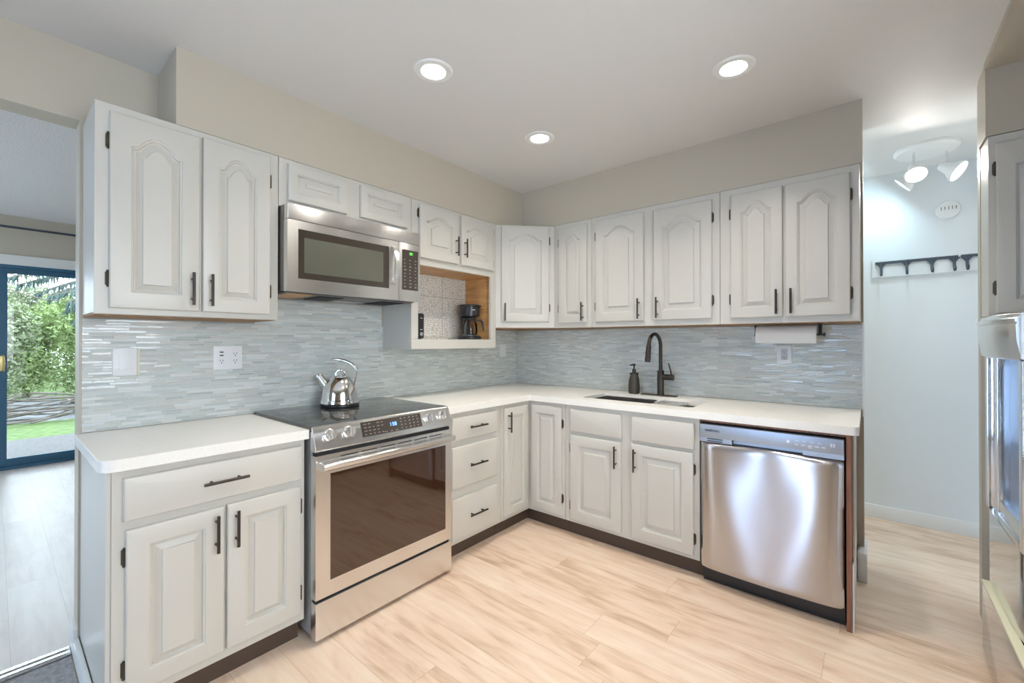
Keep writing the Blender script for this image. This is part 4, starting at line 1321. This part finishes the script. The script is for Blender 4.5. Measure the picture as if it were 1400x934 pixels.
downlight(1.003, -1.823, 'recessed round ceiling light above the range')
downlight(2.051, -0.989, 'recessed round ceiling light above the dishwasher')
downlight(0.995, -1.001, 'recessed round ceiling light nearest the inner corner')
downlight(2.15, -2.0, 'added recessed round ceiling light out of frame nearest the camera', 4.2)  # lamp added outside the view for more room light
downlight(2.7, -3.9, 'added recessed round ceiling light unseen behind the camera', 3.5)  # another added lamp, unseen behind the camera

# ------------------------------------------------------------------ hall spot fixture
hc = Vector((2.795, 0.66, H))
t = thing('ceiling_spotlight', (hc.x, hc.y, H - 0.03), 'round white ceiling fixture with three spot heads in the hall', 'ceiling light')
b = bm_new(); lathe(b, hc, [(0.155, 0), (0.155, -0.014), (0.142, -0.027), (0.06, -0.033), (0, -0.033)], 48); obj('canopy', b, M['white'], t)


def spot(base, aim, r, m, power, color):
    base = Vector(base); aim = Vector(aim).normalized()
    b = bm_new(); tube(b, [base, base - Vector((0, 0, 0.095))], 0.007, 10)
    o = obj('arm', b, M['chrome'], t)
    p = base - Vector((0, 0, 0.105)) - aim * 0.03
    b = bm_new(); lathe(b, p, [(0, -0.01), (0.022, -0.006), (0.027, 0.01), (0.034, 0.045), (r, 0.085), (r, 0.100), (r - 0.003, 0.100), (r - 0.004, 0.090), (0, 0.088)], 32, axis=aim)
    hd = obj('spot_head', b, M['white'], t)
    b = bm_new(); lathe(b, p, [(r - 0.005, 0.0905), (r - 0.006, 0.097), (0, 0.100)], 28, axis=aim); obj('bulb', b, m, hd)
    l = area('ceiling_spotlight_lamp', p + aim * 0.106, (0, 0, 0), r * 1.4, r * 1.4, power, color, 'DISK')
    l.rotation_mode = 'QUATERNION'
    l.rotation_quaternion = Vector((0, 0, -1)).rotation_difference(aim)
    l.parent = t
    l.location = p + aim * 0.106 - t.location


spot((2.735, 0.60, H - 0.030), (0.10, -0.66, -0.75), 0.055, M['lamp_cool'], 5.0, (1, 0.95, 0.88))
spot((2.89, 0.70, H - 0.030), (0.75, -0.30, -0.60), 0.062, M['lamp_cool'], 1.2, (1, 0.95, 0.88))
spot((2.74, 0.76, H - 0.030), (-0.75, 0.10, -0.65), 0.058, M['lamp_blue'], 3.2, (0.6, 0.85, 1.0))

# ------------------------------------------------------------------ hall wall: hooks and smoke alarm
Y0 = 1.065
t = thing('smoke_alarm', (2.933, Y0 - 0.02, 2.195), 'round white smoke alarm high on the hall wall', 'smoke alarm')
b = bm_new(); lathe(b, (2.933, Y0, 2.195), [(0.062, 0), (0.062, 0.015), (0.055, 0.028), (0.03, 0.032), (0, 0.033)], 40, axis=(0, -1, 0)); obj('housing', b, M['white'], t)
b = bm_new()
for k in range(5):
    box(b, (2.895 + k * 0.018, Y0 - 0.0345, 2.19), (2.899 + k * 0.018, Y0 - 0.030, 2.213))
obj('vents', b, M['icon'], t)


def hook_rail(x0, x1, hooks, label):
    t = thing('hook_rail', ((x0 + x1) / 2, Y0 - 0.02, 1.85), label, 'coat hooks', 'coat hook rails on the hall wall')
    b = bm_new(); box(b, (x0, Y0 - 0.034, 1.858), (x1, Y0 - 0.022, 1.876), 0.002); obj('rail', b, M['rack_blue'], t)
    for x in hooks:
        b = bm_new()
        yy = Y0 - 0.034
        tube(b, [(x, yy, 1.862), (x, yy - 0.004, 1.83), (x, yy - 0.010, 1.795), (x, yy - 0.030, 1.775), (x, yy - 0.045, 1.785), (x, yy - 0.046, 1.80)], [0.010, 0.008, 0.008, 0.008, 0.007, 0.006], 10)
        tube(b, [(x - 0.028, yy, 1.862), (x - 0.012, yy, 1.850), (x, yy, 1.828)], [0.004, 0.006, 0.006], 8)
        tube(b, [(x + 0.028, yy, 1.862), (x + 0.012, yy, 1.850), (x, yy, 1.828)], [0.004, 0.006, 0.006], 8)
        obj('hook', b, M['rack_blue'], t)
    return t


bm = bm_new(); box(bm, (2.535, Y0 - 0.022, 1.765), (3.085, Y0, 1.895), 0.002)
tag(obj('backing_board', bm, M['wall_hall']), 'pale painted backing board behind the coat hooks', 'board')
hook_rail(2.552, 2.978, (2.585, 2.722, 2.850, 2.958), 'dark coat hook rail with four hooks, left on the hall wall')
hook_rail(2.990, 3.085, (3.018,), 'short dark coat hook rail at the right end of the hall wall')

# ------------------------------------------------------------------ steel appliance at right edge (seen edge on)
t = thing('refrigerator', (3.25, -0.85, 0), 'stainless steel refrigerator with door dispenser cut off by the right edge', 'refrigerator')
XF = 2.89
b = bm_new(); box(b, (XF + 0.05, -1.28, 0.02), (3.63, -0.40, 1.392)); obj('body', b, M['fridge_side'], t)
b = bm_new(); box(b, (XF + 0.06, -1.26, 0.0), (3.60, -0.42, 0.02)); obj('foot', b, M['black_matte'], t)


def curved_panel(y_far, y_near, z0, z1, xf, xb, bulge=0.012, name='door', m='steel_dw', bottom_round=0.0):
    b = bm_new()
    N = 24; NZ = 12
    G = []
    for j in range(NZ + 1):
        v = j / NZ
        row = []
        for i in range(N + 1):
            s = i / N * 2 - 1
            d = bulge * (1 - abs(s) ** 6)
            if v < 0.25 and bottom_round:
                d -= bottom_round * (1 - v / 0.25) ** 2
            row.append(b.verts.new((xf + 0.012 - d, y_far + (y_near - y_far) * i / N, z0 + (z1 - z0) * v)))
        G.append(row)
    for j in range(NZ):
        for i in range(N):
            b.faces.new((G[j][i], G[j][i + 1], G[j + 1][i + 1], G[j + 1][i]))
    bk = [[b.verts.new((xb, y, z)) for y in (y_far, y_near)] for z in (z0, z1)]
    b.faces.new([bk[0][0], bk[0][1], bk[1][1], bk[1][0]])
    b.faces.new([bk[0][0]] + G[0] + [bk[0][1]]); b.faces.new([bk[1][0]] + G[-1] + [bk[1][1]])
    b.faces.new([bk[0][0]] + [r[0] for r in G] + [bk[1][0]]); b.faces.new([bk[0][1]] + [r[-1] for r in G] + [bk[1][1]])
    return obj(name, b, M[m], t, angle=50)


# crown panel: bowed steel band
b = bm_new()
N = 28
prof = [(0.0, 1.235), (0.012, 1.24), (0.022, 1.30), (0.024, 1.352), (0.020, 1.358), (0.026, 1.362), (0.026, 1.372), (0.018, 1.376), (0.014, 1.388), (0.0, 1.392)]
G = []
for i in range(N + 1):
    s = i / N
    y = -0.41 - 0.565 * s
    bow = 0.035 * math.sin(math.pi * s) ** 0.7
    G.append([b.verts.new((XF + 0.012 - (d + bow), y, z)) for d, z in prof] + [b.verts.new((XF + 0.05, y, 1.392)), b.verts.new((XF + 0.05, y, 1.235))])
for p, q in zip(G, G[1:]):
    for k in range(len(p)):
        b.faces.new((p[k], p[(k + 1) % len(p)], q[(k + 1) % len(q)], q[k]))
b.faces.new(G[0]); b.faces.new(G[-1])
obj('dispenser_hood', b, M['steel_h'], t, angle=40)
# frame around recess
b = bm_new()
ya, yb, yc, yd = -0.412, -0.455, -0.59, -0.62
box(b, (XF, yb, 0.612), (XF + 0.05, ya, 1.234), 0.004)
box(b, (XF + 0.010, yc, 0.612), (XF + 0.05, yb, 1.234))
box(b, (XF + 0.002, yd, 0.612), (XF + 0.05, yc, 1.234), 0.004)
box(b, (XF, -0.975, 0.612), (XF + 0.05, -0.935, 1.234), 0.003)
box(b, (XF, -0.936, 0.612), (XF + 0.05, -0.619, 0.640), 0.003)
obj('dispenser_frame', b, M['fridge'], t)
b = bm_new(); box(b, (XF + 0.035, -0.935, 0.69), (XF + 0.049, -0.62, 1.234)); o = obj('dispenser_recess', b, M['recess'], t); o['label'] = 'blue tinted recessed panel'
b = bm_new(); box(b, (XF + 0.006, -0.935, 0.640), (XF + 0.049, -0.62, 0.690), 0.004); obj('drip_tray', b, M['steel_h'], t)
curved_panel(-0.41, -0.975, 0.318, 0.611, XF, XF + 0.049, 0.012, 'lower_door', m='fridge', bottom_round=0.0)
curved_panel(-0.980, -1.275, 0.318, 1.39, XF, XF + 0.049, 0.012, 'near_door', m='fridge')
b = bm_new(); box(b, (XF - 0.022, -1.27, 0.306), (XF + 0.004, -0.475, 0.316), 0.002); o = obj('ledge', b, M['cream'], t); o['label'] = 'cream ledge across the lower drawer'
b = bm_new(); box(b, (XF - 0.020, -1.27, 0.03), (XF + 0.048, -0.477, 0.305), 0.004); obj('freezer_drawer', b, M['fridge'], t)

# ------------------------------------------------------------------ garden seen through the sliding door
bm = bm_new(); box(bm, (-6.4, -7, -0.10), (XD - 0.12, 1, -0.04))
struct('deck_outside', bm, M['deck'], 'weathered grey deck boards outside the sliding door', 'deck')
bm = bm_new(); box(bm, (-8.6, -12, -0.16), (-6.4, 8, -0.10))
tag(obj('lawn', bm, M['grass']), 'strip of bright green lawn beyond the deck', 'lawn', kind='structure')
bm = bm_new(); box(bm, (-31, -22, -0.2), (-8.6, 20, -0.12))
tag(obj('ground_outside', bm, M['gravel']), 'pale stony ground beyond the lawn', 'ground', kind='structure')
bm = bm_new(); box(bm, (-30, -20, -0.12), (-13.0, 18, -0.09))
tag(obj('far_lawn', bm, M['grass']), 'green ground under the far shrubs', 'lawn', kind='structure')
rg = random.Random(11)
b = bm_new()
for k in range(64):
    y = rg.uniform(-5.4, -1.6); x = rg.uniform(-9.4, -8.3)
    a = rg.gauss(0, 0.75); L = rg.uniform(0.5, 1.8)
    z = rg.uniform(-0.05, 0.36) * (1 - abs(x + 8.85) / 1.0 * 0.6)
    p0 = Vector((x, y, max(-0.08, z)))
    dv = Vector((math.sin(a) * 0.6, math.cos(a), rg.uniform(-0.16, 0.34))) * L * 0.5
    tube(b, [p0 - dv, p0 + Vector((rg.uniform(-.05, .05), 0, rg.uniform(-.03, .05))), p0 + dv], [rg.uniform(0.012, 0.03), 0.018, 0.006], 6)
tag(obj('brush_pile', b, M['stick']), 'pile of dry cut branches lying past the lawn', 'brush pile', kind='stuff')


def leaves(b, c, rad, n, size, rg, sq=1.0):
    c = Vector(c)
    for k in range(n):
        d = Vector((rg.gauss(0, 1), rg.gauss(0, 1), rg.gauss(0, 1))).normalized() * (rg.random() ** 0.4)
        p = c + Vector((d.x * rad[0], d.y * rad[1], d.z * rad[2]))
        a = Vector((rg.gauss(0, 1), rg.gauss(0, 1), rg.gauss(0, 1))).normalized()
        e = a.cross(Vector((rg.gauss(0, 1), rg.gauss(0, 1), rg.gauss(0, 1)))).normalized()
        s = size * rg.uniform(0.6, 1.3)
        vs = [b.verts.new(p + a * s), b.verts.new(p + e * s * 0.45), b.verts.new(p - a * s), b.verts.new(p - e * s * 0.45)]
        b.faces.new(vs)


def shrub(x, y, h, r, m, label, seed, n=1500):
    g_ = random.Random(seed)
    t = thing('shrub', (x, y, -0.12), label, 'shrub', 'shrubs beyond the lawn')
    b = bm_new()
    for k in range(7):
        a = g_.uniform(0, 6.28)
        top = Vector((x + math.cos(a) * r * 0.6, y + math.sin(a) * r * 0.6, h * g_.uniform(0.6, 0.95)))
        mid = Vector((x, y, 0)).lerp(top, 0.5) + Vector((g_.uniform(-.1, .1), g_.uniform(-.1, .1), 0))
        tube(b, [(x + g_.uniform(-.1, .1), y + g_.uniform(-.1, .1), -0.12), mid, top], [0.016, 0.010, 0.004], 6)
    obj('stem', b, M['bark'], t)
    b = bm_new()
    for k in range(13):
        a = g_.uniform(0, 6.28); q = g_.uniform(0, r * 0.6); hz = h * g_.uniform(0.16, 0.84)
        leaves(b, (x + math.cos(a) * q, y + math.sin(a) * q, hz), (r * 0.5, r * 0.5, h * 0.22), n // 9, 0.05, g_)
    obj('foliage', b, M[m], t, smooth=False)


shrub(-11.4, -3.05, 2.3, 0.72, 'leaf_pale', 'pale loose shrub right behind the brush pile', 1, 4200)
shrub(-11.6, -1.62, 2.4, 0.72, 'leaf', 'bright green shrub right of the pale shrub behind the brush pile', 2, 4200)
shrub(-13.6, -2.55, 2.5, 1.0, 'leaf', 'green shrub in the second row of the garden', 3, 6000)
shrub(-16.6, -4.1, 2.8, 1.3, 'leaf_pale', 'wide pale shrub at the back of the garden on the left', 4, 8000)
shrub(-16.6, -1.3, 2.9, 1.3, 'leaf', 'wide green shrub at the back of the garden on the right', 5, 7000)
shrub(-20.5, -2.4, 3.3, 2.2, 'leaf_pale', 'broad green shrub filling the view behind the others', 7, 14000)
shrub(-13.2, -5.4, 2.6, 1.2, 'leaf', 'green shrub at the far left of the garden', 6, 3000)
# spruce with drooping boughs
t = thing('spruce_tree', (-9.0, -0.7, -0.12), 'dark spruce whose drooping boughs reach into the top of the door view', 'tree')
b = bm_new(); tube(b, [(-9.0, -0.7, -0.12), (-9.0, -0.7, 3), (-9.0, -0.7, 6)], [0.16, 0.12, 0.05], 10); obj('trunk', b, M['bark'], t)
g_ = random.Random(21)
bb = bm_new(); nb = bm_new()
for (z, dy, L, dz) in ((3.0, -1, 2.1, -0.7), (2.75, -1, 1.7, -0.6), (2.4, -1, 1.5, -0.5), (3.3, -1, 1.9, -0.8), (2.6, -0.8, 1.9, -0.6), (3.4, -1.2, 1.6, -0.8), (2.1, -1, 1.4, -0.4), (2.9, -1, 1.9, -0.75), (2.55, -1, 1.75, -0.45), (3.2, -1, 2.3, -0.85), (3.8, 1, 2.0, -0.8), (3.0, 1, 2.0, -0.8)):
    s0 = Vector((-9.0, -0.7, z)); e = s0 + Vector((g_.uniform(-0.2, 0.5), dy * L, dz))
    m_ = s0.lerp(e, 0.5) + Vector((0, 0, 0.12))
    tube(bb, [s0, m_, e], [0.03, 0.02, 0.006], 6)
    for k in range(150):
        f = g_.uniform(0.15, 1)
        p = s0.lerp(e, f) + Vector((0, 0, 0.45 * f * (1 - f)))
        d = Vector((g_.uniform(-0.5, 0.5), dy * g_.uniform(-0.2, 0.8), -1)).normalized() * g_.uniform(0.08, 0.24)
        s = Vector((0.0, 0.02, 0.0))
        nb.faces.new([nb.verts.new(p - s), nb.verts.new(p + s), nb.verts.new(p + d)])
obj('bough', bb, M['bark'], t); obj('needles', nb, M['needle'], t, smooth=False)
# bare overhanging branch
b = bm_new()
tube(b, [(-7.6, -6.5, 2.4), (-7.7, -4.2, 2.45), (-7.6, -3.1, 2.36), (-7.6, -2.75, 2.30), (-7.6, -2.55, 2.38), (-7.6, -2.3, 2.2)], [0.02, 0.012, 0.010, 0.008, 0.007, 0.003], 6)
tube(b, [(-7.7, -4.2, 2.45), (-7.7, -3.0, 2.12), (-7.7, -2.6, 1.98), (-7.8, -2.2, 1.95)], [0.012, 0.010, 0.008, 0.003], 6)
tube(b, [(-7.6, -6.5, -0.12), (-7.6, -6.5, 3.2)], [0.08, 0.05], 8)
tag(obj('bare_branch_tree', b, M['bark']), 'thin nearly leafless branches crossing the top of the door view', 'tree')
